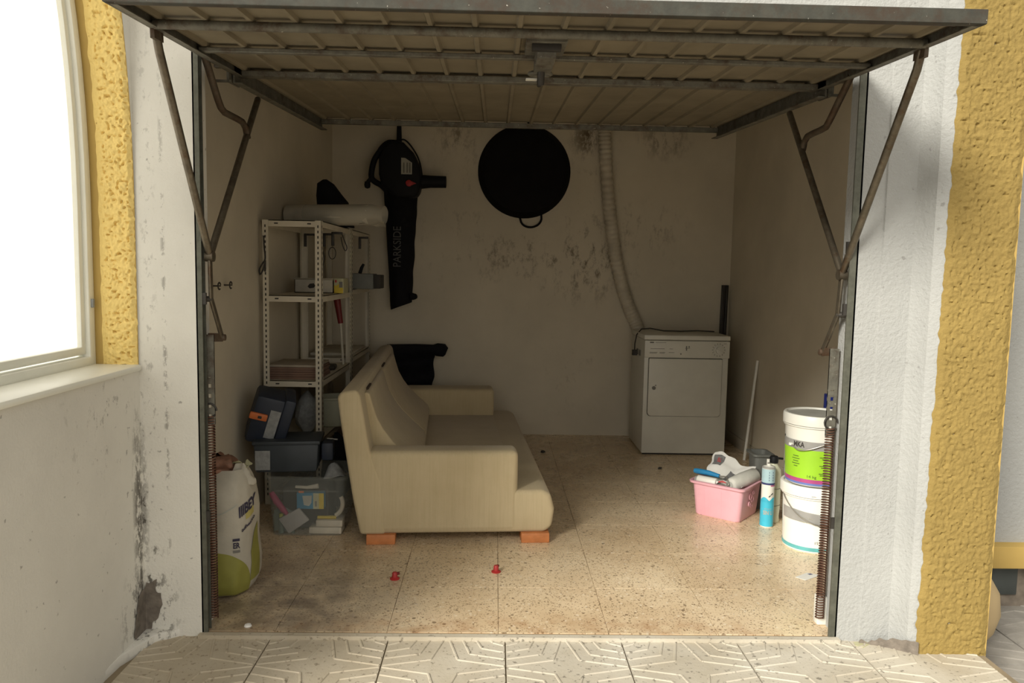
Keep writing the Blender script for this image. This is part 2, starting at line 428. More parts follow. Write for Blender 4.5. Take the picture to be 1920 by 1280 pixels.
def tag(o, label, cat, group=None, kind=None):
    o['label'] = label; o['category'] = cat
    if group: o['group'] = group
    if kind: o['kind'] = kind
    return o
def thing(name, label, cat, loc=(0, 0, 0), rotz=0.0, group=None, kind=None, rot=None):
    o = bpy.data.objects.new(name, None); COL.objects.link(o)
    o.empty_display_size = 0.05
    o.location = loc; o.rotation_euler = rot if rot else (0, 0, rotz)
    WM[o.name] = Matrix.Translation(Vector(loc)) @ o.rotation_euler.to_matrix().to_4x4()
    return tag(o, label, cat, group, kind)
def struct(o):
    o['kind'] = 'structure'; return o
def piece(data, name, parent, loc, rotz=0.0):
    o = bpy.data.objects.new(name, data); COL.objects.link(o); o.parent = parent
    o.location = loc; o.rotation_euler = (0, 0, rotz); WM[o.name] = WM[parent.name] @ Matrix.Translation(Vector(loc))
    return o
def text_geo(s, size, width=None, bold=0.0):
    """letters as flat geometry in x (reading) and y (up), centred"""
    cu = bpy.data.curves.new('lettering', 'FONT'); cu.body = s; cu.size = size; cu.align_x = 'CENTER'; cu.align_y = 'CENTER'; cu.offset = bold; cu.resolution_u = 3
    ob = bpy.data.objects.new('lettering', cu); COL.objects.link(ob)
    dg = bpy.context.evaluated_depsgraph_get(); dg.update()
    me = bpy.data.meshes.new_from_object(ob.evaluated_get(dg))
    vs = [v.co.copy() for v in me.vertices]; fs = [tuple(p.vertices) for p in me.polygons]
    bpy.data.objects.remove(ob); bpy.data.curves.remove(cu); bpy.data.meshes.remove(me)
    if width and vs:
        w = max(v.x for v in vs) - min(v.x for v in vs)
        for v in vs: v.x *= width / w
    return vs, fs
def lettering(s, size, fn, mat, parent, width=None, bold=0.0, local=True, name='lettering'):
    vs, fs = text_geo(s, size, width, bold)
    mb = MB(); mb.add([fn(v.x, v.y) for v in vs], fs)
    return mb.build(name, mat, parent, local=local, clean=False, smooth=False)
def wob(p, sc_=8.0, amp=0.01, seed=0.0):
    q = Vector(p) * sc_ + Vector((seed, seed * 0.7, -seed))
    return Vector(p) + noise.noise_vector(q) * amp
def arc(c, r, a0, a1, n):
    return [(c[0] + r * math.cos(a0 + (a1 - a0) * i / n), c[1] + r * math.sin(a0 + (a1 - a0) * i / n)) for i in range(n + 1)]

# ================================================================== SETTING
XL, XR, YB, ZC = -1.27, 1.85, 3.405, 2.46
struct(MB().box(XL - 0.13, XL, 0.12, YB + 0.12, -0.05, ZC + 0.1).build('wall_left', M_in))
struct(MB().box(XR, XR + 0.12, 0.62, YB + 0.12, -0.05, ZC + 0.1).build('wall_right', M_in))
struct(MB().box(XL, XR, YB, YB + 0.12, -0.05, ZC + 0.1).build('wall_back', M_in))
struct(MB().box(XL - 0.13, XR + 0.12, 0.12, YB + 0.12, ZC, ZC + 0.15).build('ceiling', M_in))
# front wall around the opening
struct(MB().prism([(-1.42, 0.12), (-1.42, 0.0), (-1.22, 0.0), (-1.205, -0.002), (-1.022, 0.0), (-1.022, 0.12)], 'z', -0.06, 3.2).build('wall_front_left', M_white))
struct(MB().box(-1.022, 1.255, 0.0, 0.12, 2.20, 3.2).build('wall_front_top', M_rough_white_dimmed))
fr = MB().prism([(1.255, 0.12), (1.255, 0.0), (1.335, 0.0)] + [(1.338, -0.006), (1.44, -0.008), (1.458, -0.03), (1.474, -0.072), (1.5, -0.085), (1.735, -0.085), (1.735, 0.12)], 'z', -0.25, 3.2).build('wall_front_right', M_rough_white_dimmed)
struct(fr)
struct(MB().box(1.70, 1.735, 0.12, 0.62, -0.25, 3.2).build('wall_jog', M_rough_white_dimmed))

# yellow roughcast band on the right pier, with a ragged edge and real bumps
def yellow_right(u, v):
    z = -0.04 + 2.9 * v
    e0 = 1.497 + 0.010 * noise.noise((z * 14, 3.1, 0)) + 0.006 * noise.noise((z * 40, 1, 2)) + 0.022 * v
    e1 = 1.748 + 0.006 * noise.noise((z * 40, 9, 2)) + 0.006 * noise.noise((z * 14, 5, 2))
    x = e0 + (e1 - e0) * u
    edge = min(1.0, min(u, 1 - u) * 12)
    pit = max(0.0, noise.noise((x * 80, z * 80, 9)) - 0.28) * 3.0
    y = -0.086 - edge * (0.007 + 0.0035 * noise.noise((x * 110, z * 110, 0)) + 0.003 * noise.noise((x * 50, z * 50, 4)) - 0.006 * min(1.0, pit))
    return (x, y, z)
struct(MB().grid(yellow_right, 64, 560).build('trim_2', M_yellow_dimmed, clean=False))
yb = MB().box(1.735, 1.752, -0.085, 0.06, -0.04, 3.2).build('trim_3', M_yellow_smooth); struct(yb)
# exposed concrete and a smear of yellow paint at the foot of the right pier
ct = MB()
ct.grid(lambda u, v: (1.33 + 0.17 * u, -0.012 - 0.085 * u ** 1.6 - 0.006, -0.03 + (0.024 + 0.026 * math.sin(u * 2.2) ** 2 + 0.02 * u ** 4 + 0.014 * noise.noise((u * 9, 0, 0))) * v), 32, 6)
struct(ct.build('trim_4', M_concrete))
ct = MB(); ct.prism([(1.315, -0.01), (1.36, -0.006), (1.37, -0.022), (1.33, -0.05), (1.31, -0.035)], 'z', -0.0165, -0.0135)
struct(ct.build('trim_5', M_packcream))

# porch side wall with the arched window
def arch_y(z, y0=-0.004, ys=-0.444, a=0.44, z0=1.5, b=1.25):
    if z <= z0: return y0
    q = min(1.0, (z - z0) / b)
    return ys + a * math.sqrt(max(0, 1 - q * q))
def arch_poly(off, zb):
    """opening outline in (y, z); off shrinks it towards its middle"""
    P = [(-0.004 - off, zb + off)]
    n = 26
    P.append((-0.004 - off, 1.5))
    for i in range(1, n):
        t = PI * i / n
        P.append((-0.444 + (0.44 - off) * math.cos(t), 1.5 + (1.25 - off) * math.sin(t)))
    P += [(-0.884 + off, 1.5), (-0.884 + off, zb + off)]
    return P
def ring(mb, A, B, x0, x1):
    n = len(A)
    vs = [(x0, *p) for p in A] + [(x0, *p) for p in B] + [(x1, *p) for p in A] + [(x1, *p) for p in B]
    fs = []
    for i in range(n):
        j = (i + 1) % n
        fs += [(i, j, n + j, n + i), (2 * n + i, 3 * n + i, 3 * n + j, 2 * n + j), (i, 2 * n + i, 2 * n + j, j), (n + i, n + j, 3 * n + j, 3 * n + i)]
    return mb.add(vs, fs)
XW = -1.22
op = arch_poly(0, 0.965)
wl = MB()
YW = -1.02
xa, xb = XW - 0.20, XW
wl.box(xa, xb, YW, 0.0, -0.07, 0.945)                      # below the sill
lo = [(-0.004, 0.945), (-0.004, 1.5)] + [(-0.444 + 0.44 * math.cos(PI * i / 26), 1.5 + 1.25 * math.sin(PI * i / 26)) for i in range(1, 26)] + [(-0.884, 1.5), (-0.884, 0.945)]
hi = [(0.0, 0.945), (0.0, 1.5)] + [(0.0 + YW * i / 26, 3.2) for i in range(1, 26)] + [(YW, 1.5), (YW, 0.945)]
hi[2] = (0.0, 3.2); hi[-3] = (YW, 3.2)
n = len(lo)
vs = [(x, *p) for x in (xa, xb) for P_ in (lo, hi) for p in P_]
fs = []
for i in range(n - 1):
    fs += [(i, i + 1, n + i + 1, n + i), (2 * n + i, 3 * n + i, 3 * n + i + 1, 2 * n + i + 1), (i, 2 * n + i, 2 * n + i + 1, i + 1), (n + i, n + i + 1, 3 * n + i + 1, 3 * n + i)]
wl.add(vs, fs)
struct(wl.build('wall_porch', M_white))
# plinth flare at the foot of the porch wall
struct(MB().prism([(-1.222, -0.32), (-1.222, 0.0), (-1.10, -0.0), (-1.125, -0.018), (-1.17, -0.05), (-1.19, -0.12), (-1.20, -0.155), (-1.215, -0.2)], 'z', -0.03, 0.012).build('trim_6', M_white, bevel=0.004))
# bare concrete where the render has fallen off in the corner
def patch(u, v):
    a = u * 2 * PI; r = v * (1 + 0.35 * noise.noise((math.cos(a) * 2.2, math.sin(a) * 2.2, 3)) + 0.2 * noise.noise((math.cos(a) * 6, math.sin(a) * 6, 1)))
    s, z = 0.050 * r * math.cos(a) + 0.02 * r * math.sin(a), 0.085 + 0.098 * r * math.sin(a)
    return (-1.2165 + max(s, 0), -0.004 + min(s, 0) * 1.6, max(z, 0.0))
struct(MB().grid(patch, 40, 8).build('trim_7', M_concrete, clean=False))
# yellow roughcast jamb of the window (it faces the porch) and the smooth yellow soffit of the arch
def yellow_left(u, v):
    z = 0.938 + 2.0 * v
    x0 = -1.338 + 0.006 * noise.noise((z * 22, 2, 7))
    x1 = XW - 0.001 + 0.007 * noise.noise((z * 35, 2, 7)) + 0.005 * noise.noise((z * 70, 2, 1))
    x = x0 + (x1 - x0) * u
    edge = min(1.0, (1 - u) * 10) * min(1.0, u * 4.0)
    pit = max(0.0, noise.noise((x * 95, z * 95, 9)) - 0.22) * 3.2
    y = arch_y(z) - 0.003 - edge * (0.010 + 0.005 * noise.noise((x * 110, z * 110, 0)) + 0.004 * noise.noise((x * 45, z * 45, 4)) - 0.010 * min(1.0, pit))
    return (x, y, z)
struct(MB().grid(yellow_left, 48, 560).build('trim_1', M_yellow_sunlit, clean=False))
rv = MB()
zs = [0.938 + i * 0.04 for i in range(43)]
k = len(zs)
rv.v += [Vector((x, arch_y(z) - d, z)) for d in (0.0012, 0.0028) for x in (XW - 0.19, XW + 0.0015) for z in zs]
for q in (0, 2 * k):
    rv.f += [(q + i, q + i + 1, q + k + i + 1, q + k + i) for i in range(k - 1)]
struct(rv.build('trim_8', M_yellow_smooth, clean=False))
# window: pvc frame in the arch, its pane, the sill
win = bpy.data.objects.new('window_1', None); COL.objects.link(win); win.location = (XW - 0.16, -0.444, 0.945); win['kind'] = 'structure'
WM[win.name] = Matrix.Translation(Vector(win.location))
mb = MB(); ring(mb, arch_poly(0.0045, 0.945), arch_poly(0.040, 0.945), XW - 0.20, XW - 0.14); mb.build('window_frame', M_pvc, win, bevel=0.004)
mb = MB(); ring(mb, arch_poly(0.038, 0.955), arch_poly(0.064, 0.955), XW - 0.19, XW - 0.155); mb.build('window_sash', M_pvc, win, bevel=0.003)
mb = MB(); A = arch_poly(0.055, 0.955); mb.prism(A, 'x', XW - 0.175, XW - 0.171); mb.build('pane', M_glass, win, smooth=False)
MB().box(XW - 0.14, XW - 0.132, -0.034, -0.022, 1.15, 1.18).build('window_latch', M_label_grey, win, bevel=0.002)
struct(MB().box(XW - 0.19, XW + 0.014, -0.90, -0.006, 0.935, 0.957).build('window_sill', M_pvc, None, bevel=0.008))

# interior floor: slab with every terrazzo tile its own piece
fl = struct(MB().prism([(XL, 0.12), (-1.022, 0.12), (-1.022, 0.0), (1.255, 0.0), (1.255, 0.12), (1.70, 0.12), (1.70, 0.62), (XR, 0.62), (XR, YB), (XL, YB)], 'z', -0.06, -0.003).build('floor', M_grout, smooth=False))
struct(MB().box(-1.03, 1.262, -0.022, 0.003, -0.06, -0.001).build('trim_9', M_paving))
tiles = {}
def tile_mesh(w, d):
    k = (round(w, 3), round(d, 3))
    if k not in tiles:
        b = MB().box(-w / 2 + 0.0009, w / 2 - 0.0009, -d / 2 + 0.0009, d / 2 - 0.0009, -0.012, 0)
        me = b.build('tile', M_terrazzo, bevel=0.0004, segs=1); tiles[k] = me.data; bpy.data.objects.remove(me)
        # the origin sits at the base centre of the mesh
    return tiles[k]
def spans(a, b, start, p):
    c = start - p * math.ceil((start - a) / p); r = []
    while c < b - 1e-6:
        lo, hi = max(a, c), min(b, c + p)
        if hi - lo > 0.01: r.append((lo, hi))
        c += p
    return r
fo = WM[fl.name].translation
for (xa_, xb_) in spans(XL, XR, 0.031, 0.4):
    for (y0, y1) in spans(0.003, YB, 0.411, 0.4):
        x0, x1 = xa_, xb_
        if y0 < 0.62:
            x1 = min(x1, 1.70)
        if x1 - x0 < 0.01: continue
        piece(tile_mesh(x1 - x0, y1 - y0), 'tile', fl, Vector(((x0 + x1) / 2, (y0 + y1) / 2, -0.012)) - fo)
# baseboard on the right and back walls
struct(MB().box(XR - 0.012, XR, 0.62, YB, 0.0, 0.085).build('baseboard_right', M_in, bevel=0.003))

# outdoor paving: cement tiles in relief, one piece each
pv = struct(MB().box(-1.22, 1.745, -3.6, -0.018, -0.12, -0.022).build('pavement', M_paving_joint))
def paving_mesh():
    mb = MB(); h = 0.2055
    mb.box(-h, h, -h, h, -0.02, 0)
    def ridge(a, b):
        a, b = Vector((*a, 0.0)), Vector((*b, 0.0)); d = (b - a).normalized(); n_ = Vector((-d.y, d.x, 0)) * 0.0052; m_ = n_ * 0.45; up = Vector((0, 0, 0.003))
        mb.add([a - n_, b - n_, b + n_, a + n_, a - m_ + up, b - m_ + up, b + m_ + up, a + m_ + up], [(0, 1, 5, 4), (1, 2, 6, 5), (2, 3, 7, 6), (3, 0, 4, 7), (4, 5, 6, 7)])
    for sx in (-1, 1):
        for sy in (-1, 1):
            for k in range(4):
                o = 0.006 + 0.047 * k; q = 0.046 + 0.040 * k
                ridge((sx * o, sy * (h - 0.003)), (sx * q, sy * q))
                ridge((sx * q, sy * q), (sx * (h - 0.003), sy * o))
    o = mb.build('paving_tile', M_paving, smooth=False); me = o.data; bpy.data.objects.remove(o); return me
pme = paving_mesh(); po = WM[pv.name].translation
for i in range(-3, 5):
    for j in range(4):
        cx, cy = 0.055 + 0.4155 * (i - 0.5), -0.2 - 0.4155 * j
        if cx - 0.2 < -1.25: continue
        if cx > 1.6: continue
        piece(pme, 'paving_tile', pv, Vector((cx, cy, -0.035 + random.uniform(-0.001, 0.001))) - po)
struct(MB().box(-30, 30, -40, -3.6, -0.3, -0.03).build('pavement', M_court))
struct(MB().box(-30, -1.22, -3.6, 8, -0.3, -0.03).build('pavement', M_court))
# courtyard beyond the right pier
cg = struct(MB().box(1.735, 6.0, -3.6, 5.0, -0.35, -0.2).build('ground', M_paving_joint))
co_ = WM[cg.name].translation
def court_tile():
    mb = MB(); mb.box(-0.196, 0.196, -0.196, 0.196, 0, 0.02)
    for k in range(-2, 3):
        mb.bar((-0.19, 0.075 * k - 0.03, 0.021), (0.0, 0.075 * k + 0.03, 0.021), 0.008, 0.006); mb.bar((0.0, 0.075 * k + 0.03, 0.021), (0.19, 0.075 * k - 0.03, 0.021), 0.008, 0.006)
    o = mb.build('paving_tile', M_court, bevel=0.0, smooth=False); me = o.data; bpy.data.objects.remove(o); return me
cme = court_tile()
for i in range(4):
    for j in range(5):
        piece(cme, 'paving_tile', cg, Vector((1.95 + 0.4 * i, -0.85 + 0.4 * j, -0.2)) - co_, rotz=0.6 * 0)
struct(MB().box(1.735, 4.5, 0.62, 0.75, 0.13, 3.2).build('wall_courtyard', M_rough_white_dimmed))
struct(MB().box(1.735, 4.5, 0.56, 0.75, 0.04, 0.14).build('trim_10', M_yellow_smooth, bevel=0.006))
bk = struct(MB().box(1.735, 4.5, 0.68, 0.8, -0.25, 0.1).build('wall_recess', M_wood_leg))
for i in range(5):
    MB().box(2.02 + 0.42 * i, 2.38 + 0.42 * i, 0.662, 0.684, -0.12, 0.10).build('panel', M_slatepanel, bk, bevel=0.004)

# ================================================================== GARAGE DOOR
G0 = Vector((0.125, -0.68, 1.935)); TILT = math.atan2(0.14, 2.33); GW, GL = 1.09, 2.334
gd = thing('garage_door', 'grey up-and-over steel garage door tilted open overhead with ribs and springs', 'garage door', G0, rot=(TILT, 0, 0), kind='thing')
# pressed sheet with narrow ribs
prof = []
p = 0.124
ribs = [(-GW + 0.03 + p * k) for k in range(int(2 * GW / p) + 1)]
pts = [(-GW, 0.0)]
for x in ribs:
    if x + 0.02 < GW: pts += [(x - 0.010, 0.0), (x - 0.005, -0.011), (x + 0.005, -0.011), (x + 0.010, 0.0)]
pts.append((GW, 0.0))
mb = MB(); n = len(pts); Z0 = 0.034
for y in (0.01, GL - 0.005):
    mb.v += [Vector((x, y, Z0 + z)) for x, z in pts]
mb.f += [(i, i + 1, n + i + 1, n + i) for i in range(n - 1)]
mb.build('ribbed_sheet', M_sheet, gd, local=True, solid=0.0015, angle=20)
def lbox(name, m, x0, x1, y0, y1, z0, z1, bevel=0.002, label=None):
    o = MB().box(x0, x1, y0, y1, z0, z1).build(name, m, gd, local=True, bevel=bevel, segs=1)
    if label: o['label'] = label
    return o
lbox('front_beam', M_front_beam, -GW - 0.005, GW + 0.005, -0.012, 0.014, 0.0, 0.036, label='weathered grey front edge beam of the door')
lbox('beam_lip', M_rustbar, -GW, GW - 0.05, 0.014, 0.034, 0.004, 0.012)
o = MB().tube([(-GW + 0.01, 0.245, 0.010), (GW - 0.01, 0.245, 0.010)], 0.0135, 12).build('cross_bar', M_galv, gd, local=True); o['label'] = 'round cross tube carrying the arms'
lbox('cross_bar', M_galv, -GW + 0.01, GW - 0.01, 0.565, 0.595, 0.006, 0.020)
lbox('cross_bar', M_galv, -GW + 0.02, GW - 0.02, 0.955, 1.005, 0.0, 0.022)
lbox('rear_beam', M_galv, -GW + 0.01, GW - 0.01, GL - 0.03, GL, -0.002, 0.024)
for s in (-1, 1):
    r = MB()
    r.box(s * GW - 0.003, s * GW + 0.003, -0.01, 1.0, 0.0, 0.036); r.box(min(s * GW, s * (GW - 0.022)), max(s * GW, s * (GW - 0.022)), -0.01, 1.0, 0.0, 0.003)
    r.build('side_rail', M_galv, gd, local=True)
    r = MB()
    r.box(s * GW - 0.003, s * GW + 0.003, 0.93, GL + 0.03, -0.03, 0.05); r.box(min(s * GW, s * (GW - 0.03)), max(s * GW, s * (GW - 0.03)), 0.93, GL + 0.03, -0.03, -0.026)
    r.build('side_rail', M_galv, gd, local=True)['label'] = 'deeper rear channel of the side rail'
    br = MB()
    br.box(s * (GW + 0.012) - 0.004, s * (GW + 0.012) + 0.004, 0.90, 1.02, -0.03, 0.05)
    br.box(min(s * GW, s * (GW + 0.06)), max(s * GW, s * (GW + 0.06)), 0.90, 0.925, 0.02, 0.032); br.box(min(s * GW, s * (GW + 0.055)), max(s * GW, s * (GW + 0.055)), 0.90, 0.915, -0.03, -0.022)
    br.build('bracket', M_galv, gd, local=True)
    br = MB(); br.box(s * (GW - 0.002) - 0.006, s * (GW - 0.002) + 0.006, 0.25, 0.31, -0.025, 0.02); br.build('bracket', M_rustbar, gd, local=True)
# lock in the middle
lk = lbox('lock', M_galv, -0.045, 0.075, 0.335, 0.52, 0.008, 0.022, label='galvanised lock plate under the middle of the door')
WM[lk.name] = WM[gd.name]
mb = MB().box(-0.028, 0.058, 0.35, 0.375, -0.012, 0.012); mb.build('lock_bar', M_dark_metal, lk, local=True, bevel=0.002)
mb = MB().box(-0.012, 0.045, 0.37, 0.60, -0.03, 0.015); mb.build('lock_case', M_galv, lk, local=True, bevel=0.004)
mb = MB().tube([(0.012, 0.58, -0.02), (0.012, 0.60, -0.065)], 0.012, 12); mb.tube([(0.012, 0.60, -0.06), (0.012, 0.70, -0.05)], 0.008, 8)
mb.build('lock_handle', M_dark_metal, lk, local=True)
mb = MB().box(-0.035, 0.002, 0.63, 0.66, -0.045, -0.04); mb.build('lock_tag', M_tube_white, lk, local=True, bevel=0.001)
mb = MB().tube([(0.016 + 0.036 * math.cos(a), 0.72 + 0.03 * math.sin(a), -0.01) for a in [2 * PI * i / 20 for i in range(20)]], 0.007, 8, closed=True); mb.build('lock_ring', M_galv, lk, local=True)
# arms, levers, straps and springs, in world metres
def coil(x, y, z0, z1, r, turns, wire):
    n = turns * 9
    return MB().tube([(x + r * math.cos(2 * PI * i / 9), y + r * math.sin(2 * PI * i / 9), z0 + (z1 - z0) * i / n) for i in range(n + 1)], wire, 5)
def mech(s, X, F, V, R, B, PV, LE, xs, ys, zt, spr):
    mb = MB().tube([F, (F[0], F[1] + 0.02, F[2] - 0.05), V], 0.0125, 10); mb.build('lift_arm', M_arm, gd)
    mb = MB().tube([V, R], 0.0125, 10); mb.build('lift_arm', M_arm, gd)
    mb = MB().tube(B, 0.0125, 10); mb.build('bent_stay', M_rustbar, gd)
    mb = MB().tube([(X - 0.014, V[1], V[2]), (X + 0.014, V[1], V[2])], 0.019, 12); mb.build('pivot_bolt', M_arm, gd)
    mb = MB(); mb.bar(V, PV, 0.010, 0.024, up=(0, 1, 0)); mb.bar(PV, LE, 0.010, 0.024, up=(0, 1, 0)); mb.build('lever', M_arm, gd, bevel=0.003)
    mb = MB().tube([(X, PV[1], PV[2]), (X - s * -0.0 + s * 0.03, PV[1] - 0.03, PV[2])], 0.010, 10); mb.build('pivot_stub', M_dark_metal, gd)
    mb = MB(); mb.bar((LE[0], LE[1], LE[2]), (xs, ys, zt), 0.012, 0.03); mb.tube([(X - s * 0.02, LE[1], LE[2]), (X + s * 0.012, LE[1], LE[2])], 0.012, 10); mb.build('link', M_rustbar, gd, bevel=0.002)
    # strap with slots: two edges joined by webs
    zb = spr + 0.02
    mb = MB(); w = 0.017
    mb.box(xs - w, xs - w * 0.35, ys - 0.003, ys + 0.003, zb - 0.05, zt + 0.01); mb.box(xs + w * 0.35, xs + w, ys - 0.003, ys + 0.003, zb - 0.05, zt + 0.01)
    mb.box(xs - w, xs + w, ys - 0.0031, ys + 0.0031, zt - 0.14, zt + 0.01)
    z = zb - 0.05
    while z < zt - 0.14:
        mb.box(xs - w, xs + w, ys - 0.0031, ys + 0.0031, z, z + 0.022); z += 0.036
    mb.build('slotted_strap', M_galv, gd)
    coil(xs, ys, 0.03, spr, 0.0145, 74, 0.0028).build('spring', M_spring, gd, clean=False)
    mb = MB().tube([(xs + 0.024 * math.cos(a), ys - 0.006, spr + 0.02 + 0.024 * math.sin(a)) for a in [2 * PI * i / 18 for i in range(17)]], 0.0035, 8); mb.build('spring_hook', M_dark_metal, gd)
mech(-1, -0.985, (-0.968, -0.395, 1.955), (-0.985, 0.035, 1.33), (-0.985, 0.60, 1.98),
     [(-0.985, 0.016, 2.0), (-0.985, 0.14, 1.878), (-0.985, 0.168, 1.857), (-0.985, 0.205, 1.848), (-0.985, 0.33, 1.851), (-0.985, 0.40, 1.851), (-0.985, 0.44, 1.835), (-0.985, 0.462, 1.80)],
     (-0.985, 0.04, 1.183), (-0.978, 0.121, 1.042), -0.998, 0.05, 1.048, 0.77)
mech(1, 1.222, (1.215, -0.400, 1.952), (1.222, 0.048, 1.306), (1.215, 0.605, 1.974),
     [(1.222, 0.06, 1.995), (1.222, 0.22, 1.872), (1.222, 0.25, 1.853), (1.222, 0.30, 1.850), (1.222, 0.36, 1.850), (1.222, 0.42, 1.848), (1.222, 0.448, 1.832), (1.222, 0.462, 1.80)],
     (1.222, 0.063, 1.164), (1.215, 0.157, 1.02), 1.228, 0.085, 1.03, 0.75)

fr = thing('door_frame', 'grey steel guide frame of the garage door fixed to both jambs', 'door frame', (0.115, 0.02, 0), kind='thing')
for s, x0, x1 in ((-1, -1.022, -1.001), (1, 1.226, 1.254)):
    mb = MB(); mb.box(x0, x1, 0.0, 0.006, 0.0, 2.12); w = 0.005
    mb.box(x0 if s < 0 else x1 - w, (x0 + w) if s < 0 else x1, 0.0, 0.05, 0.0, 2.12)
    mb.box(x0, x1, 0.03, 0.034, 0.0, 2.12) if s < 0 else None
    mb.build('post', M_post, fr)
    xm = x1 if s < 0 else x0
    for z in (0.42, 1.185, 1.40):
        MB().box(xm - 0.012, xm + 0.012, 0.002, 0.012, z - 0.02, z + 0.02).build('fixing', M_dark_metal, fr)

# ================================================================== SOFA
SY = 0.0625
so = thing('sofa', 'low beige fabric sofa with orange wooden block feet standing sideways', 'sofa', (-0.62, 0.9, 0.0), rotz=SY)
L = 2.12
mb = MB().prism([(0.0, 0.045), (0.88, 0.045), (0.915, 0.075), (0.925, 0.16), (0.905, 0.235), (0.86, 0.255), (0.74, 0.252), (0.0, 0.24)], 'y', 0.0, L)
mb.build('seat_base', M_fabric, so, local=True, bevel=0.022, segs=3)
mb = MB().box(0.10, 0.745, 0.15, L - 0.19, 0.235, 0.258); mb.build('seat_deck', M_fabric, so, local=True, bevel=0.012)
# near and far arms
for y0, y1, zt in ((0.0, 0.15, 0.445), (L - 0.22, L, 0.445)):
    mb = MB().prism([(0.03, 0.05), (0.745, 0.05), (0.745, zt - 0.0), (0.03, zt)], 'y', y0 - (0.004 if y0 == 0 else 0), y1)
    mb.build('arm', M_fabric, so, local=True, bevel=0.03, segs=4)
# back frame, leaning
bk_poly = [(0.0, 0.045), (0.12, 0.045), (0.10, 0.30), (0.045, 0.45), (0.0, 0.715), (-0.02, 0.738), (-0.085, 0.725), (-0.105, 0.70), (-0.085, 0.55), (-0.065, 0.42), (-0.035, 0.22)]
mb = MB().prism(bk_poly, 'y', -0.006, L + 0.06); mb.build('back_frame', M_fabric, so, local=True, bevel=0.018, segs=3)
def cushion(y0, y1):
    pr = [(0.10, 0.25), (0.262, 0.25), (0.278, 0.262), (0.282, 0.30), (0.268, 0.335), (0.205, 0.392), (0.140, 0.455), (0.095, 0.515), (0.062, 0.575), (0.042, 0.64), (0.028, 0.692), (0.010, 0.700), (-0.005, 0.69), (0.02, 0.50)]
    MB().prism(pr, 'y', y0, y1).build('back_cushion', M_fabric, so, local=True, bevel=0.012, segs=3, angle=60)
cushion(0.165, 1.02); cushion(1.032, L - 0.215)
for y0 in (0.20, 1.10):
    MB().box(0.002, 0.012, y0 + 0.05, y0 + 0.22, 0.694, 0.706).build('gap_shade', M_gap_shade, so, local=True)  # dark strips painting the shade in the gaps between cushions and back frame
for (x0, x1) in ((0.01, 0.165), (0.745, 0.90)):
    for y0 in (-0.015, L - 0.12):
        MB().box(x0 + 0.02, x1, y0, y0 + 0.12, 0.0, 0.047).build('foot', M_orange_wood, so, local=True, bevel=0.003)

# ================================================================== DRYER
dr = thing('tumble_dryer', 'white front-loading tumble dryer standing in the back right corner', 'dryer', (1.367, 3.0, 0))
mb = MB().box(1.066, 1.668, 2.765, 3.28, 0.012, 0.828); mb.build('cabinet', M_appliance, dr, bevel=0.006)
mb = MB().box(1.060, 1.674, 2.75, 3.285, 0.83, 0.864); mb.build('top', M_appliance, dr, bevel=0.006)
cp = MB().box(1.064, 1.670, 2.748, 2.775, 0.705, 0.826).build('control_panel', M_appliance, dr, bevel=0.004)
mb = MB().tube([(1.590, 2.75, 0.765), (1.590, 2.738, 0.765)], 0.034, 28); mb.tube([(1.590, 2.738, 0.765), (1.590, 2.722, 0.765)], 0.026, 28); mb.bar((1.572, 2.719, 0.775), (1.608, 2.719, 0.755), 0.008, 0.006); mb.build('dial', M_appliance, cp, bevel=0.001)
mb = MB()
for k in range(14):
    a = 2 * PI * k / 14
    mb.box(-0.002, 0.002, -0.0006, 0, -0.004, 0.004, Matrix.Translation((1.590 + 0.044 * math.cos(a), 2.7479, 0.765 + 0.044 * math.sin(a))))
for x0, x1, z in ((1.10, 1.128, 0.812), (1.105, 1.205, 0.768), (1.10, 1.155, 0.742), (1.10, 1.15, 0.736), (1.17, 1.21, 0.742), (1.17, 1.205, 0.736), (1.235, 1.275, 0.742), (1.24, 1.265, 0.768), (1.352, 1.385, 0.773), (1.625, 1.645, 0.81), (1.14, 1.215, 0.812)):
    h = 0.0045 if x0 == 1.10 and z > 0.8 else 0.0014
    mb.box(x0, x1, 2.7474, 2.748, z - h, z + h)
for x0, z0, z1 in ((1.357, 0.760, 0.79), (1.375, 0.778, 0.79), (1.357, 0.757, 0.76), (1.318, 0.728, 0.738)):
    mb.box(x0, x0 + 0.008, 2.7474, 2.748, z0, z1)
mb.build('panel_print', M_grey_print, cp)
dpoly = arc((1.127, 0.312), 0.028, PI, 1.5 * PI, 6) + arc((1.594, 0.312), 0.028, 1.5 * PI, 2 * PI, 6) + arc((1.614, 0.690), 0.008, 0, PI / 2, 3) + arc((1.107, 0.690), 0.008, PI / 2, PI, 3)
mb = MB().prism([((x - 1.36) * 1.012 + 1.36, (z - 0.49) * 1.016 + 0.49) for x, z in dpoly], 'y', 2.7635, 2.766); mb.build('door_gap', M_gap, dr)
dd = MB().prism(dpoly, 'y', 2.751, 2.766).build('door', M_appliance, dr, bevel=0.004)
mb = MB().tube([(1.138, 2.752, 0.487), (1.138, 2.743, 0.487)], 0.013, 20); mb.build('latch_button', M_grey_print, dd)
MB().box(1.146, 1.156, 2.7495, 2.751, 0.503, 0.509).build('print', M_grey_print, dd)
MB().box(1.08, 1.655, 2.78, 3.28, 0.0, 0.014).build('base', M_gap, dr)
for k in range(2): MB().box(1.06, 1.066, 2.90 + 0.1 * k, 2.94 + 0.1 * k, 0.70, 0.74).build('side_clip', M_grey_print, dr)
pts = [(1.035, 2.98, 0.715), (1.035, 2.98, 0.78), (1.05, 3.0, 0.845), (1.09, 3.03, 0.885), (1.16, 3.05, 0.89), (1.26, 3.05, 0.8725), (1.40, 3.08, 0.8695), (1.53, 3.1, 0.874), (1.66, 3.12, 0.868)]
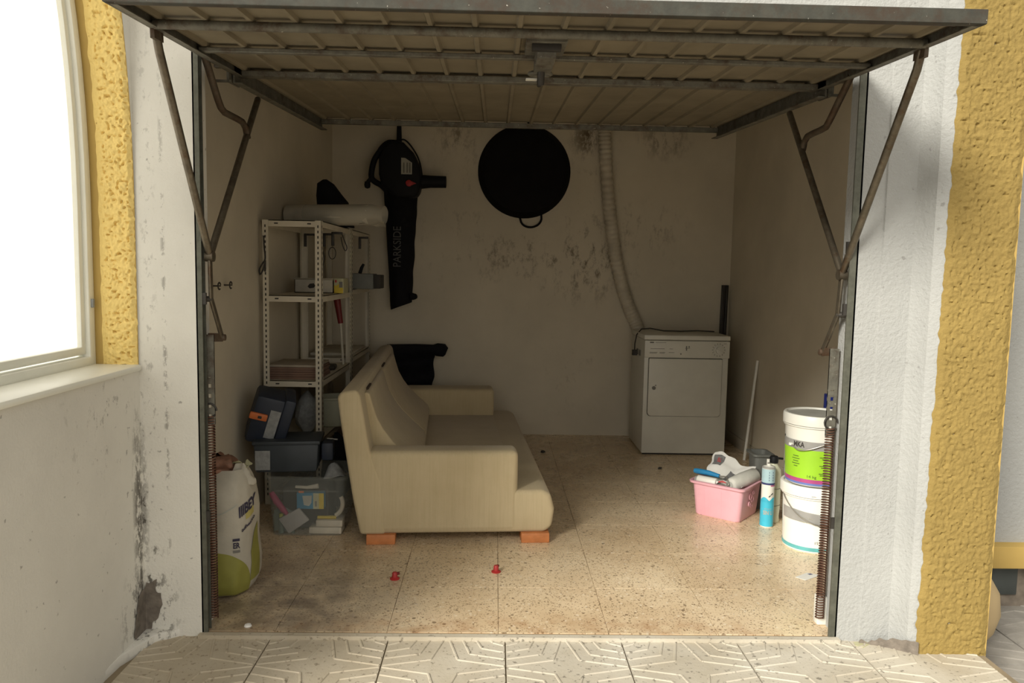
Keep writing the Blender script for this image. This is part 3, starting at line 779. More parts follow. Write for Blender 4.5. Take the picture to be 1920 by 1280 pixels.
mb = MB().tube(pts, 0.0045, 8); mb.box(1.018, 1.052, 2.965, 2.995, 0.695, 0.735)
tag(mb.build('power_cable', M_gap), 'dark power cable looped over the top of the white tumble dryer', 'cable')

# corrugated exhaust hose
ctrl = [(0.815, 3.345, 2.46), (0.818, 3.345, 2.35), (0.832, 3.345, 2.15), (0.862, 3.345, 1.85), (0.895, 3.345, 1.62), (0.93, 3.345, 1.42), (0.985, 3.345, 1.20), (1.05, 3.345, 1.02), (1.115, 3.345, 0.88), (1.14, 3.35, 0.78), (1.14, 3.35, 0.62)]
def catmull(P, n):
    P = [Vector(p) for p in P]; out = []
    for i in range(len(P) - 1):
        a, b, c, d = P[max(i - 1, 0)], P[i], P[i + 1], P[min(i + 2, len(P) - 1)]
        for k in range(n):
            t = k / n
            out.append(0.5 * ((2 * b) + (c - a) * t + (2 * a - 5 * b + 4 * c - d) * t * t + (3 * b - a - 3 * c + d) * t ** 3))
    return out + [P[-1]]
path = catmull(ctrl, 24)
mb = MB().tube(path, [0.048 + (0.004 if i % 4 < 2 else -0.003) for i in range(len(path))], 20)
tag(mb.build('exhaust_hose', M_hose, clean=False, angle=60), 'white corrugated exhaust hose running up the back wall from the dryer', 'hose')

# ================================================================== ON THE BACK WALL
# paella pan hung with its black base to the room
pn = thing('paella_pan', 'huge round black pan hung on the back wall', 'pan', (0.21, 3.34, 1.72))
Mx = Matrix.Rotation(PI / 2, 4, 'X')
PC = (0.21, 3.335, 2.062)
mb = MB().lathe([(0.0, 0.0), (0.30, 0.0), (0.318, -0.004), (0.345, -0.04), (0.356, -0.06), (0.358, -0.064), (0.352, -0.064), (0.31, -0.02), (0.0, -0.012)], PC, 64, Mx)
mb.build('bowl', M_pan, pn)
for s in (-1, 1):
    tl = -0.16
    hp = []
    for t in [i / 14 for i in range(15)]:
        a = PI * (0.0 + t)
        hp.append((0.084 * math.cos(a) * (1.0 - 0.12 * math.sin(a)), -0.345 - 0.085 * math.sin(a) ** 0.6))
    mb = MB().tube([(PC[0] + (x * math.cos(tl) + z * math.sin(tl)) * (1 if s < 0 else -1), PC[1] + 0.045, PC[2] + (z * math.cos(tl) - x * math.sin(tl)) * (1 if s < 0 else -1)) for x, z in hp], 0.008, 10)
    mb.build('handle', M_pan, pn)

# leaf blower / vacuum with its collection bag
bl = thing('leaf_blower', 'black leaf blower with a long collecting bag hung on the back wall', 'leaf blower', (-0.74, 3.34, 1.02))
Y0, Y1 = 3.20, 3.36
def pz(poly, name, m, y0=Y0, y1=Y1, bev=0.012, par=None, segs=2):
    return MB().prism(poly, 'y', y0, y1).build(name, m, par or bl, bevel=bev, segs=segs)
pz([(-0.765, 2.42), (-0.735, 2.42), (-0.728, 2.20), (-0.772, 2.20)], 'hanging_strap', M_black, 3.34, 3.36, 0.003)
hs = pz([(-0.865, 1.92), (-0.885, 2.00), (-0.885, 2.12), (-0.835, 2.22), (-0.765, 2.255), (-0.70, 2.235), (-0.625, 2.16), (-0.575, 2.06), (-0.565, 1.96), (-0.585, 1.86), (-0.62, 1.83), (-0.75, 1.82)], 'motor_housing', M_black, bev=0.03, segs=3)
mb = MB().tube(catmull([(-0.79, 3.27, 2.245), (-0.86, 3.27, 2.20), (-0.925, 3.27, 2.11), (-0.948, 3.27, 2.00), (-0.93, 3.27, 1.955), (-0.87, 3.27, 1.92), (-0.82, 3.27, 1.87)], 6), 0.022, 12); mb.build('handle', M_black, bl)
mb = MB().tube([(-0.948, 3.27, 1.975), (-0.975, 3.27, 1.945)], 0.016, 10); mb.lathe([(0, -0.03), (0.02, -0.022), (0.024, 0), (0.02, 0.022), (0, 0.03)], (-0.978, 3.27, 1.925), 14); mb.build('knob', M_black, bl)
mb = MB().tube(catmull([(-0.77, 3.30, 2.26), (-0.70, 3.29, 2.265), (-0.63, 3.28, 2.19), (-0.585, 3.27, 2.10), (-0.565, 3.26, 2.00)], 6), 0.006, 8); mb.tube(catmull([(-0.77, 3.30, 2.26), (-0.83, 3.29, 2.255), (-0.89, 3.28, 2.20), (-0.935, 3.27, 2.10)], 6), 0.006, 8); mb.build('cord', M_black, bl)
mb = MB().tube([(-0.60, 3.28, 1.955), (-0.50, 3.28, 1.958), (-0.385, 3.28, 1.957)], [0.055, 0.046, 0.044], 18); mb.build('outlet_tube', M_black, bl)
pz([(-0.715, 2.12), (-0.685, 2.118), (-0.635, 2.085), (-0.635, 2.00), (-0.715, 2.00)], 'rating_label', M_label_white, 3.194, 3.2, 0.0, hs)
mb = MB()
for x in (-0.70, -0.675, -0.655): mb.box(x, x + 0.010, 3.192, 3.194, 2.01, 2.085)
mb.build('label_print', M_grey_print, hs)
mb = MB().tube([(-0.655, 3.19, 1.932), (-0.655, 3.17, 1.932)], 0.024, 16); mb.prism([(-0.648, 1.952), (-0.60, 1.932), (-0.648, 1.912)], 'y', 3.175, 3.188); mb.build('red_dial', M_red, hs, bevel=0.002)
def bag_side(u, v):
    z = 1.90 - 0.86 * v - (0.0)
    xl = -0.865 + 0.055 * v; xr = -0.605 - 0.04 * v
    if v < 0.12: xl += 0.0
    b = math.sin(PI * u) ** 0.6
    x = xl + (xr - xl) * u
    zz = z - 0.06 * (1 - u) * v ** 6
    q = noise.noise((x * 14, zz * 9, 2)) * 0.007
    return (x + 0.006 * noise.noise((zz * 9, 4, u * 2)), 3.345 - 0.13 * b + q, zz)
def bag_back(u, v):
    p = bag_side(u, v); return (p[0], 3.36, p[2])
mb = MB().grid(bag_side, 18, 40)
o = mb.build('collecting_bag', M_black_cloth, bl, angle=70, solid=0.004)
pz([(-0.655, 1.12), (-0.635, 1.115), (-0.60, 1.105), (-0.595, 1.075), (-0.625, 1.06), (-0.66, 1.065)], 'bag_end', M_black_cloth, 3.26, 3.31, 0.012)
lettering('PARKSIDE', 0.085, lambda x, y: (-0.742 - y, 3.209 - 0.0, 1.462 + x), M_dimprint, bl, width=0.30, local=False)
# the letters float a hair in front of the bag; keep them proud of its bulge

# folded black tarpaulin behind the sofa
def tarp(u, v):
    z = 0.72 - 0.62 * v; xl, xr = -0.82, -0.455 + 0.010 * math.sin(v * 21) - 0.025 * v
    x = xl + (xr - xl) * u
    y = 3.26 - 0.045 * math.sin(v * 17 + u * 1.2) - 0.05 * v + 0.012 * noise.noise((x * 20, z * 16, 0))
    return (x, y, z + 0.012 * noise.noise((x * 9, z * 9, 3)))
tp = thing('folded_tarpaulin', 'black folded tarpaulin propped against the back wall behind the sofa', 'tarpaulin', (-0.62, 3.25, 0))
mb = MB().grid(tarp, 16, 40); mb.build('sheet', M_black_cloth, tp, solid=0.006, angle=70)
mb = MB().tube([(-0.82, 3.24, 0.69), (-0.60, 3.24, 0.695), (-0.47, 3.24, 0.69), (-0.44, 3.24, 0.685), (-0.385, 3.24, 0.68), (-0.365, 3.24, 0.672)], [0.03, 0.032, 0.034, 0.05, 0.05, 0.03], 14); mb.build('rolled_top', M_black_cloth, tp)
MB().box(-0.80, -0.47, 3.20, 3.30, 0.0, 0.12).build('bottom_fold', M_black_cloth, tp, bevel=0.03)

# dark square bars and white stick on the right
mb = MB().bar((1.775, 3.36, 0.0), (1.795, 3.385, 1.215), 0.026, 0.03, up=(0, 1, 0)); mb.bar((1.803, 3.36, 0.0), (1.823, 3.385, 1.215), 0.02, 0.022, up=(0, 1, 0))
tag(mb.build('metal_bar', M_dark_metal, bevel=0.002), 'dark double metal bar leaning in the corner behind the dryer', 'bar')
mb = MB().tube([(1.772, 2.64, 0.0), (1.842, 2.66, 0.705)], 0.010, 12)
tag(mb.build('white_stick', M_tube_white), 'thin white stick leaning on the right wall beside the dryer', 'stick')

# ================================================================== RACKS ON THE LEFT WALL
def make_rack(name, label, y0, y1, levels, xl=-1.245, xr=-0.93):
    rk = thing(name, label, 'shelving rack', ((xl + xr) / 2, (y0 + y1) / 2, 0), group='slotted steel racks along the left wall')
    T = 0.034
    zt = levels[-1] + 0.0
    for ix, x in enumerate((xl, xr)):
        for iy, y in enumerate((y0, y1)):
            sx, sy = (1 if ix == 0 else -1), (1 if iy == 0 else -1)
            mb = MB(); mb.box(min(x, x + sx * T), max(x, x + sx * T), min(y, y + sy * 0.002), max(y, y + sy * 0.002), 0, zt)
            mb.box(min(x, x + sx * 0.002), max(x, x + sx * 0.002), min(y, y + sy * T), max(y, y + sy * T), 0, zt)
            post = mb.build('post', M_rack, rk)
            if iy == 0 or ix == 1:
                hb = MB(); z = 0.05
                while z < zt - 0.03:
                    if iy == 0: hb.box(x + sx * T * 0.42, x + sx * T * 0.62, y - 0.0006, y, z, z + 0.014)
                    if ix == 1: hb.box(x, x + 0.0006, y + sy * T * 0.42, y + sy * T * 0.62, z, z + 0.014)
                    z += 0.028
                hb.build('slots', M_gap, post)
    for z in levels:
        mb = MB(); mb.box(xl + 0.003, xr - 0.003, y0 + 0.003, y1 - 0.003, z - 0.004, z)
        mb.box(xl + 0.003, xr - 0.003, y0 + 0.003, y0 + 0.006, z - 0.034, z); mb.box(xl + 0.003, xr - 0.003, y1 - 0.006, y1 - 0.003, z - 0.034, z)
        mb.box(xl + 0.003, xl + 0.006, y0 + 0.003, y1 - 0.003, z - 0.034, z); mb.box(xr - 0.006, xr - 0.003, y0 + 0.003, y1 - 0.003, z - 0.034, z)
        sh = mb.build('shelf', M_rack, rk)
        sb = MB()
        for x in (xl + 0.065, xr - 0.075): sb.box(x, x + 0.02, y0 + 0.0022, y0 + 0.003, z - 0.021, z - 0.014)
        sb.build('slots', M_gap, sh)
    return rk
make_rack('shelving_rack', 'cream slotted steel rack nearest the door on the left wall', 1.5, 2.34, [0.36, 0.685, 1.145, 1.545])
make_rack('shelving_rack', 'cream slotted steel rack between the front rack and the back wall', 2.37, 3.10, [0.36, 0.715, 1.16, 1.545])

# top shelf: roll in plastic, black bag
rl = thing('plastic_roll', 'pale roll in clear wrap lying across the top shelf of the front rack', 'roll', (-0.98, 1.95, 1.546))
a, b = Vector((-1.245, 2.02, 1.607)), Vector((-0.735, 1.90, 1.607))
MB().tube([a, b], 0.060, 24).build('roll', M_cardwhite, rl, bevel=0.004)
d = (b - a).normalized()
mb = MB().tube([a + d * 0.12, a + d * 0.30, b - d * 0.05, b + d * 0.01, b + d * 0.06, b + d * 0.09], [0.0612, 0.0615, 0.062, 0.060, 0.045, 0.052], 24, ends=False)
mb.v = [wob(v, 30, 0.004, 1) for v in mb.v]
mb.build('wrapping_film', M_film, rl, angle=80)
mb = MB().grid(lambda u, v: wob((-0.80 + 0.15 * u, 1.86 + 0.10 * v, 1.553 + 0.02 * u * (1 - v)), 18, 0.02, 5), 10, 6); mb.build('loose_film', M_film, rl, solid=0.001)
def bagpt(u, v):
    a_ = u * 2 * PI; r = [0.10, 0.112, 0.105, 0.088, 0.055, 0.012][int(round(v * 5))]
    h = [0.0, 0.06, 0.14, 0.20, 0.265, 0.285][int(round(v * 5))]
    p = Vector((-1.0 - 0.30 * h + r * math.cos(a_) * 0.95 , 2.3 + r * 0.8 * math.sin(a_), 1.556 + h))
    return wob(p, 11, 0.022, 3)
mb = MB().grid(bagpt, 18, 5)
tag(mb.build('black_bag', M_black_cloth, angle=30), 'black crumpled bag standing behind the roll on the top shelf', 'bag')

# hooks and clamps hanging under the top shelf
def hook(x, y, z, label, loop):
    h = thing('hanging_clamp', label, 'clamp', (x, y, z - 0.10))
    MB().box(x - 0.005, x + 0.06, y - 0.008, y + 0.008, z - 0.016, z - 0.003).build('jaw', M_dark_metal, h, bevel=0.002)
    MB().box(x - 0.006, x + 0.010, y - 0.008, y + 0.008, z - 0.085, z - 0.010).build('stem', M_dark_metal, h, bevel=0.002)
    if loop:
        MB().tube([(x + loop * math.cos(t) * 0.6, y - 0.004, z - 0.10 - loop * 0.8 + loop * math.sin(t)) for t in [2 * PI * i / 18 for i in range(18)]], 0.0025, 6, closed=True).build('loop', M_dark_metal, h)
hook(-1.20, 2.25, 1.511, 'dark clamp hanging furthest left under the rear edge of the top shelf', 0)
hook(-1.06, 2.15, 1.511, 'dark clamp hanging in the middle under the top shelf', 0)
hook(-0.97, 1.97, 1.511, 'dark clamp with a wire ring hanging under the right side of the top shelf', 0.035)
hook(-0.92, 2.60, 1.511, 'dark clamp hanging under the top shelf of the rear rack', 0)
def lop(name, pts, r, label):
    return tag(MB().tube(catmull(pts, 6), r, 6).build(name, M_dark_metal), label, 'wire')
lop('wire_loop', [(-1.232, 1.49, 1.46), (-1.229, 1.488, 1.40), (-1.224, 1.487, 1.34), (-1.240, 1.484, 1.31), (-1.255, 1.484, 1.28), (-1.250, 1.484, 1.255), (-1.232, 1.484, 1.29), (-1.224, 1.487, 1.33), (-1.226, 1.488, 1.27)], 0.004, 'thin dark wire loop hung on the front left post of the rack')
lop('wire_loop', [(-0.92, 2.0, 1.50), (-0.905, 2.0, 1.46), (-0.89, 2.0, 1.42), (-0.90, 2.0, 1.40), (-0.915, 2.0, 1.43), (-0.925, 2.0, 1.48)], 0.003, 'thin dark wire loop hung under the right edge of the top shelf')
lop('wire_loop', [(-1.06, 2.12, 1.40), (-1.05, 2.12, 1.35), (-1.062, 2.12, 1.30), (-1.07, 2.12, 1.27)], 0.003, 'short dark wire dangling below the middle clamp')
# eye hooks on the left wall
for k, (y, z) in enumerate(((0.837, 1.207), (0.988, 1.208))):
    pts = [(-1.27, y, z), (-1.25, y, z)] + [(-1.238 + 0.0 , y + 0.016 * math.cos(t), z - 0.0 + 0.016 * math.sin(t)) for t in [2 * PI * i / 12 for i in range(11)]]
    tag(MB().tube(pts, 0.0032, 8).build('eye_hook', M_dark_metal), ('small metal eye hook in the left wall, nearer the door arm', 'small metal eye hook in the left wall, nearer the rack')[k], 'hook', 'eye hooks in the left wall')

# middle shelf
cb = thing('carton', 'open white carton with a dark emblem on the middle shelf of the front rack', 'carton', (-1.06, 2.02, 1.146))
mb = MB(); x0, x1, y0, y1, z0, z1 = -1.195, -0.965, 1.97, 2.16, 1.146, 1.225
for bx in ((x0, x1, y0, y0 + 0.004), (x0, x1, y1 - 0.004, y1), (x0, x0 + 0.004, y0, y1), (x1 - 0.004, x1, y0, y1)): mb.box(*bx, z0, z1)
mb.box(x0, x1, y0, y1, z0, z0 + 0.004); mb.build('box', M_cardwhite, cb)
mb = MB().add([(x0, y0, z1), (x1, y0, z1), (x1, y0 - 0.02, z1 + 0.008), (x0 - 0.012, y0 - 0.02, z1 + 0.008)], [(0, 1, 2, 3)]); mb.build('flap', M_cardwhite, cb, solid=0.002)
mb = MB().prism([(-1.118, 1.183), (-1.105, 1.20), (-1.08, 1.203), (-1.072, 1.188), (-1.082, 1.176), (-1.105, 1.172)], 'y', 1.968, 1.97); mb.build('emblem', M_gap, cb)
yb_ = thing('yellow_pack', 'yellow and cream packet beside the white carton on the middle shelf', 'packet', (-0.93, 2.0, 1.146))
MB().box(-0.962, -0.905, 1.97, 2.12, 1.146, 1.235).build('box', M_packcream, yb_, bevel=0.002)
MB().prism([(-0.960, 1.147), (-0.907, 1.147), (-0.907, 1.175), (-0.925, 1.205), (-0.95, 1.19), (-0.96, 1.195)], 'y', 1.968, 1.970).build('yellow_print', M_packyellow, yb_)
MB().box(-0.955, -0.945, 1.9675, 1.97, 1.21, 1.225).build('red_print', M_red, yb_)
MB().box(-0.93, -0.91, 1.9675, 1.97, 1.18, 1.215).build('grey_print', M_grey_print, yb_)
gb = thing('grey_case', 'dark grey case on the middle shelf of the rear rack', 'case', (-0.88, 2.55, 1.161))
MB().box(-0.97, -0.80, 2.42, 2.60, 1.161, 1.262).build('case', M_grate, gb, bevel=0.006)
MB().box(-0.80, -0.755, 2.44, 2.60, 1.165, 1.255).build('end_panel', M_gap, gb, bevel=0.004)
MB().tube([(-0.90, 2.50, 1.262), (-0.888, 2.50, 1.30), (-0.875, 2.50, 1.325)], [0.012, 0.011, 0.008], 10).build('latch', M_black, gb)

# red brush with white shaft, between the middle and the third shelf
br = thing('red_broom', 'dark red broom handle with a white lower shaft standing behind the rack post', 'broom', (-0.96, 2.30, 0.69))
MB().tube([(-0.99, 2.20, 1.10), (-0.968, 2.20, 0.95)], [0.022, 0.016], 12).build('grip', M_darkred, br)
MB().tube([(-0.968, 2.20, 0.95), (-0.952, 2.20, 0.69)], 0.008, 10).build('shaft', M_cardwhite, br)

# third shelf: stacked boards
zz = 0.6855
for k in range(6):
    h = 0.0125
    o = MB().box(-1.232 + 0.003 * (k % 2), -0.955 - 0.004 * (k % 3), 1.545 + 0.004 * (k % 2), 1.83, zz, zz + h).build('board', M_brownboard if k < 5 else M_paleboard, bevel=0.002)
    lab = ('lowest brown board of the stack on the third shelf', 'second brown board from the bottom of the stack on the third shelf', 'third brown board from the bottom of the stack on the third shelf', 'fourth brown board from the bottom of the stack on the third shelf', 'top brown board of the stack, under the pale board', 'pale board lying on top of the brown board stack')[k]
    tag(o, lab, 'board', 'boards stacked on the third shelf'); zz += h + 0.0008
mb = MB().prism([(-1.21, 1.90), (-1.0, 1.90), (-0.95, 1.95), (-0.96, 2.05), (-1.2, 2.08)], 'z', 0.686, 0.715)
tag(mb.build('dark_pouch', M_dark_metal, bevel=0.01), 'flat dark pouch behind the boards on the third shelf', 'pouch')
mb = MB().box(-1.22, -0.95, 2.45, 3.0, 0.7165, 0.735)
tag(mb.build('pale_board', M_cardwhite, bevel=0.003), 'pale flat board on the third shelf of the rear rack', 'board')

# bottom shelf: tub and grey bag
tb = thing('storage_tub', 'pale plastic tub on the low shelf behind the sofa back', 'tub', (-0.98, 2.0, 0.361))
MB().lathe([(0.0, 0.0), (0.075, 0.0), (0.082, 0.006), (0.098, 0.16), (0.104, 0.165), (0.104, 0.175), (0.094, 0.175), (0.078, 0.012), (0, 0.01)], (-0.96, 1.92, 0.361), 28).build('tub', M_milky, tb)
def bag2(u, v):
    a_ = u * 2 * PI; r = 0.075 * math.sin(PI * (0.12 + 0.86 * v)) ** 0.7
    return wob((-1.06 + r * math.cos(a_), 1.71 + r * math.sin(a_), 0.374 + 0.22 * v), 16, 0.02, 9)
tag(MB().grid(bag2, 16, 10).build('grey_bag', M_label_grey, angle=30), 'grey crumpled bag on the low shelf beside the tub', 'bag')
mb = MB(); mb.grid(lambda u, v: wob((-0.835 + 0.085 * math.cos(2 * PI * u) * math.sin(PI * (0.05 + 0.9 * v)), 1.45 + 0.10 * math.sin(2 * PI * u) * math.sin(PI * (0.05 + 0.9 * v)), 0.002 + 0.40 * v), 9, 0.03, 2), 18, 12)
tag(mb.build('black_sack', M_black_cloth, angle=40), 'black sack between the blue toolbox and the sofa back', 'sack')
mb = MB().tube([(-0.875, 1.37, 0.40), (-0.82, 1.37, 0.394)], 0.005, 8)
tag(mb.build('metal_clip', M_chrome), 'small shiny metal clip on the black sack beside the sofa', 'clip')

# ================================================================== TOOLBOXES AND CLEAR BOX BY THE LEFT WALL
# clear storage box with its contents
cx0, cx1, cy0, cy1, ch = -1.085, -0.708, 0.985, 1.30, 0.285
cl = thing('clear_storage_box', 'clear plastic storage box full of oddments under the blue toolboxes', 'storage box', ((cx0 + cx1) / 2, (cy0 + cy1) / 2, 0))
def rrect(x0, x1, y0, y1, r, n=5):
    return arc((x1 - r, y1 - r), r, 0, PI / 2, n) + arc((x0 + r, y1 - r), r, PI / 2, PI, n) + arc((x0 + r, y0 + r), r, PI, 1.5 * PI, n) + arc((x1 - r, y0 + r), r, 1.5 * PI, 2 * PI, n)
def open_box(x0, x1, y0, y1, z0, z1, taper, r, wall):
    mb = MB(); k = len(rrect(0, 1, 0, 1, 0.1)); rings = []
    for (off, z) in ((taper, z0), (0, z1), (-0.012, z1), (-0.012, z1 + 0.012), (wall, z1 + 0.012), (taper + wall, z0 + wall)):
        mb.v += [Vector((x, y, z)) for x, y in rrect(x0 + off, x1 - off, y0 + off, y1 - off, r)]; rings.append(len(rings))
    for i in range(len(rings) - 1):
        mb.f += [(i * k + j, i * k + (j + 1) % k, (i + 1) * k + (j + 1) % k, (i + 1) * k + j) for j in range(k)]
    mb.f += [tuple(range(k - 1, -1, -1)), tuple((len(rings) - 1) * k + j for j in range(k))]
    return mb
open_box(cx0, cx1, cy0, cy1, 0.0, ch, 0.02, 0.03, 0.0025).build('tub', M_clear, cl)
MB().box(cx0 + 0.03, cx1 - 0.03, cy0 + 0.002, cy0 + 0.010, 0.222, 0.228).build('moulded_rib', M_clear, cl)
pk = thing('bulb_pack', 'blue and yellow packet showing through the clear storage box', 'packet', (-0.88, 1.05, 0.13))
MB().box(-0.950, -0.818, 1.03, 1.075, 0.125, 0.205).build('box', M_packblue, pk, bevel=0.002)
MB().box(-0.870, -0.842, 1.0285, 1.03, 0.126, 0.204).build('cream_print', M_packcream, pk)
MB().box(-0.842, -0.8185, 1.0285, 1.03, 0.126, 0.204).build('yellow_print', M_packyellow, pk)
MB().prism([(-0.922, 0.190), (-0.876, 0.192), (-0.879, 0.155), (-0.89, 0.140), (-0.915, 0.145)], 'y', 1.028, 1.03).build('picture', M_label_white, pk)
MB().box(-0.94, -0.915, 1.028, 1.03, 0.205, 0.215).build('orange_tab', M_orange, pk)
MB().box(-0.862, -0.852, 1.028, 1.0285, 0.138, 0.165).build('print', M_grey_print, pk)
MB().box(-1.04, -0.80, 1.08, 1.26, 0.006, 0.225).build('dark_filler_bag', M_gap, None, bevel=0.03)  # made big and dark to stand in for shade inside the clear box
tag(bpy.data.objects['dark_filler_bag'], 'dark bag enlarged to darken the back of the clear storage box', 'bag')
gp = MB().prism([(-1.035, 0.08), (-0.935, 0.135), (-0.885, 0.075), (-0.985, 0.005)], 'y', 1.01, 1.025).build('grey_pouch', M_pouch, bevel=0.005)
tag(gp, 'pale grey square pouch tilted inside the clear storage box', 'pouch')
for k, (x0, x1, z0, z1) in enumerate(((-0.888, -0.73, 0.006, 0.040), (-0.855, -0.725, 0.041, 0.075))):
    o = MB().box(x0, x1, 1.012, 1.10, z0, z1).build('cream_carton', M_cream_tub, bevel=0.006)
    tag(o, ('wider lower cream tub at the right of the clear box', 'smaller cream tub stacked on the lower one in the clear box')[k], 'tub', 'cream tubs in the clear box')
mb = MB().tube([(-0.79 + 0.06 * math.cos(t), 1.045, 0.150 + 0.065 * math.sin(t)) for t in [-1.15 + 1.7 * i / 14 for i in range(15)]], 0.011, 8)
tag(mb.build('curved_strip', M_cream_tub), 'pale curved strip standing in the right of the clear storage box', 'strip')
mb = MB().tube([(-0.85, 1.035, 0.083), (-0.76, 1.035, 0.083)], 0.008, 8)
tag(mb.build('yellow_pen', M_packyellow), 'short yellow tube lying on the cream tubs in the clear box', 'tube')
mb = MB().tube([(-1.07, 1.02, 0.21), (-1.045, 1.02, 0.165), (-1.01, 1.02, 0.12), (-0.985, 1.02, 0.09)], [0.012, 0.017, 0.014, 0.007], 10)
tag(mb.build('pink_brush', M_pinkbrush), 'dark pink brush handle slanting inside the clear storage box', 'brush')
bt = thing('small_bottle', 'small dark bottle with a lime cap in the left of the clear box', 'bottle', (-1.03, 1.03, 0.006))
MB().lathe([(0, 0), (0.014, 0), (0.014, 0.06), (0.008, 0.07), (0.008, 0.075), (0, 0.075)], (-1.025, 1.03, 0.006), 14).build('body', M_greenbag, bt)
MB().lathe([(0, 0), (0.0105, 0), (0.0105, 0.02), (0, 0.02)], (-1.025, 1.03, 0.082), 14).build('cap', M_lime, bt)
mb = MB().grid(lambda u, v: wob((-1.065 + 0.10 * u, 1.03 + 0.02 * v, 0.01 + 0.11 * v + 0.01 * math.sin(u * 5)), 14, 0.015, 4), 8, 8)
tag(mb.build('green_bag', M_greenbag, solid=0.002), 'grey green plastic bag crumpled in the left of the clear box', 'bag')
mb = MB().tube([(-0.955, 1.03, 0.235), (-0.90, 1.03, 0.232), (-0.845, 1.03, 0.240)], [0.007, 0.008, 0.012], 8)
tag(mb.build('white_brush', M_cardwhite), 'pale handle lying near the top of the clear storage box', 'brush')
mb = MB().grid(lambda u, v: wob((-0.835 + 0.10 * u, 1.10 + 0.1 * v, 0.23 + 0.07 * math.sin(PI * u) * math.sin(PI * v) + 0.03), 12, 0.02, 6), 8, 8)
tag(mb.build('white_bag', M_label_grey, solid=0.002), 'whitish plastic bag bulging from the right of the clear box', 'bag')

# lower, upright dark blue toolbox resting on the clear box
t1 = thing('toolbox', 'dark blue toolbox with a grey label sitting on the clear box', 'toolbox', (-1.0, 1.17, 0.298), rotz=0.12)
mb = MB().prism([(-0.165, 0.0), (0.125, 0.0), (0.135, 0.14), (-0.175, 0.14)], 'y', -0.11, 0.11); mb.build('body', M_slate, t1, local=True, bevel=0.010)
MB().box(-0.18, 0.142, -0.118, 0.118, 0.135, 0.155).build('rim', M_slate, t1, local=True, bevel=0.006)
MB().box(-0.165, -0.095, -0.1175, -0.115, 0.015, 0.11).build('label', M_label_grey, t1, local=True)
MB().box(0.14, 0.20, -0.05, 0.05, 0.04, 0.13).build('side_handle', M_navy, t1, local=True, bevel=0.01)
# upper toolbox tipped over on it
t2 = bpy.data.objects.new('toolbox', None); COL.objects.link(t2)
t2.location = (-1.215, 1.19, 0.360); t2.rotation_euler = (math.radians(10), math.radians(16), math.radians(18))
WM[t2.name] = Matrix.Translation(t2.location) @ t2.rotation_euler.to_matrix().to_4x4()
tag(t2, 'dark blue toolbox with an orange latch tipped on top of the other toolbox', 'toolbox')
# local: x across (narrow), z along the leaning height
mb = MB().box(-0.060, 0.095, -0.09, 0.10, 0.085, 0.335); mb.build('body', M_navy, t2, local=True, bevel=0.022)
mb = MB().box(0.075, 0.130, -0.10, 0.11, 0.10, 0.345); mb.build('rim', M_navy, t2, local=True, bevel=0.012)
mb = MB().box(-0.070, 0.015, -0.108, -0.09, 0.215, 0.250); mb.build('latch', M_orange, t2, local=True, bevel=0.006)
mb = MB().box(0.022, 0.072, -0.094, -0.09, 0.13, 0.275); mb.build('label', M_label_grey, t2, local=True)
mb = MB().box(-0.03, -0.012, -0.1095, -0.108, 0.226, 0.239); mb.build('latch_hole', M_gap, t2, local=True)

# ================================================================== MORTAR SACK BY THE LEFT POST
sk = thing('mortar_sack', 'tall white mortar sack with olive green base beside the left door post', 'sack', (-1.075, 0.40, 0))
# outline of the sack: half width and half depth by height
SC = (-1.075, 0.405)
SPR = [(0.0, 0.085, 0.10), (0.012, 0.110, 0.135), (0.05, 0.122, 0.150), (0.12, 0.128, 0.150), (0.22, 0.124, 0.145), (0.32, 0.119, 0.138), (0.40, 0.112, 0.125), (0.455, 0.103, 0.10), (0.495, 0.085, 0.07)]
def sack_r(z):
    for (z0, a0, b0), (z1, a1, b1) in zip(SPR, SPR[1:]):
        if z <= z1:
            t = (z - z0) / (z1 - z0); return a0 + (a1 - a0) * t, b0 + (b1 - b0) * t
    return SPR[-1][1:]
def sack_pt(ang, z, push=0.0):
    a, b = sack_r(max(0, z)); e = 0.75
    c, s = math.cos(ang), math.sin(ang)
    x = (a + push) * math.copysign(abs(c) ** e, c); y = (b + push) * math.copysign(abs(s) ** e, s)
    k = 1 + 0.05 * noise.noise((c * 2.2, s * 2.2, z * 7)) + 0.022 * noise.noise((c * 5, s * 5, z * 16)) * (0.5 + 2.0 * max(0.0, z - 0.25))
    return Vector((SC[0] + x * k, SC[1] + y * k, z))
mb = MB(); nz, na = 44, 56
zsq = [0.495 * i / nz for i in range(nz + 1)]
mb.v += [sack_pt(2 * PI * j / na, z) for z in zsq for j in range(na)]
mb.f += [(i * na + j, i * na + (j + 1) % na, (i + 1) * na + (j + 1) % na, (i + 1) * na + j) for i in range(nz) for j in range(na)]
mb.f += [tuple(range(na - 1, -1, -1))]
mb.build('body', M_sack, sk, angle=80)
# twisted top corner on the right, open folds
def ear(u, v):
    a_ = u * 2 * PI; r = (0.040 * (1 - v) + 0.014) * (1 + 0.35 * math.sin(a_ * 3 + v * 3))
    return wob((SC[0] + 0.065 + r * math.cos(a_), SC[1] - 0.02 + r * 0.8 * math.sin(a_), 0.43 + 0.085 * v), 30, 0.010, 2)
MB().grid(ear, 18, 8).build('tied_corner', M_sack, sk, angle=50)
MB().grid(lambda u, v: wob((SC[0] + 0.045 + 0.06 * u, SC[1] - 0.03 + 0.05 * v, 0.505 + 0.018 * math.sin(u * 6) * math.cos(v * 5)), 40, 0.022, 7), 12, 10).build('frayed_top', M_packcream, sk, solid=0.001)
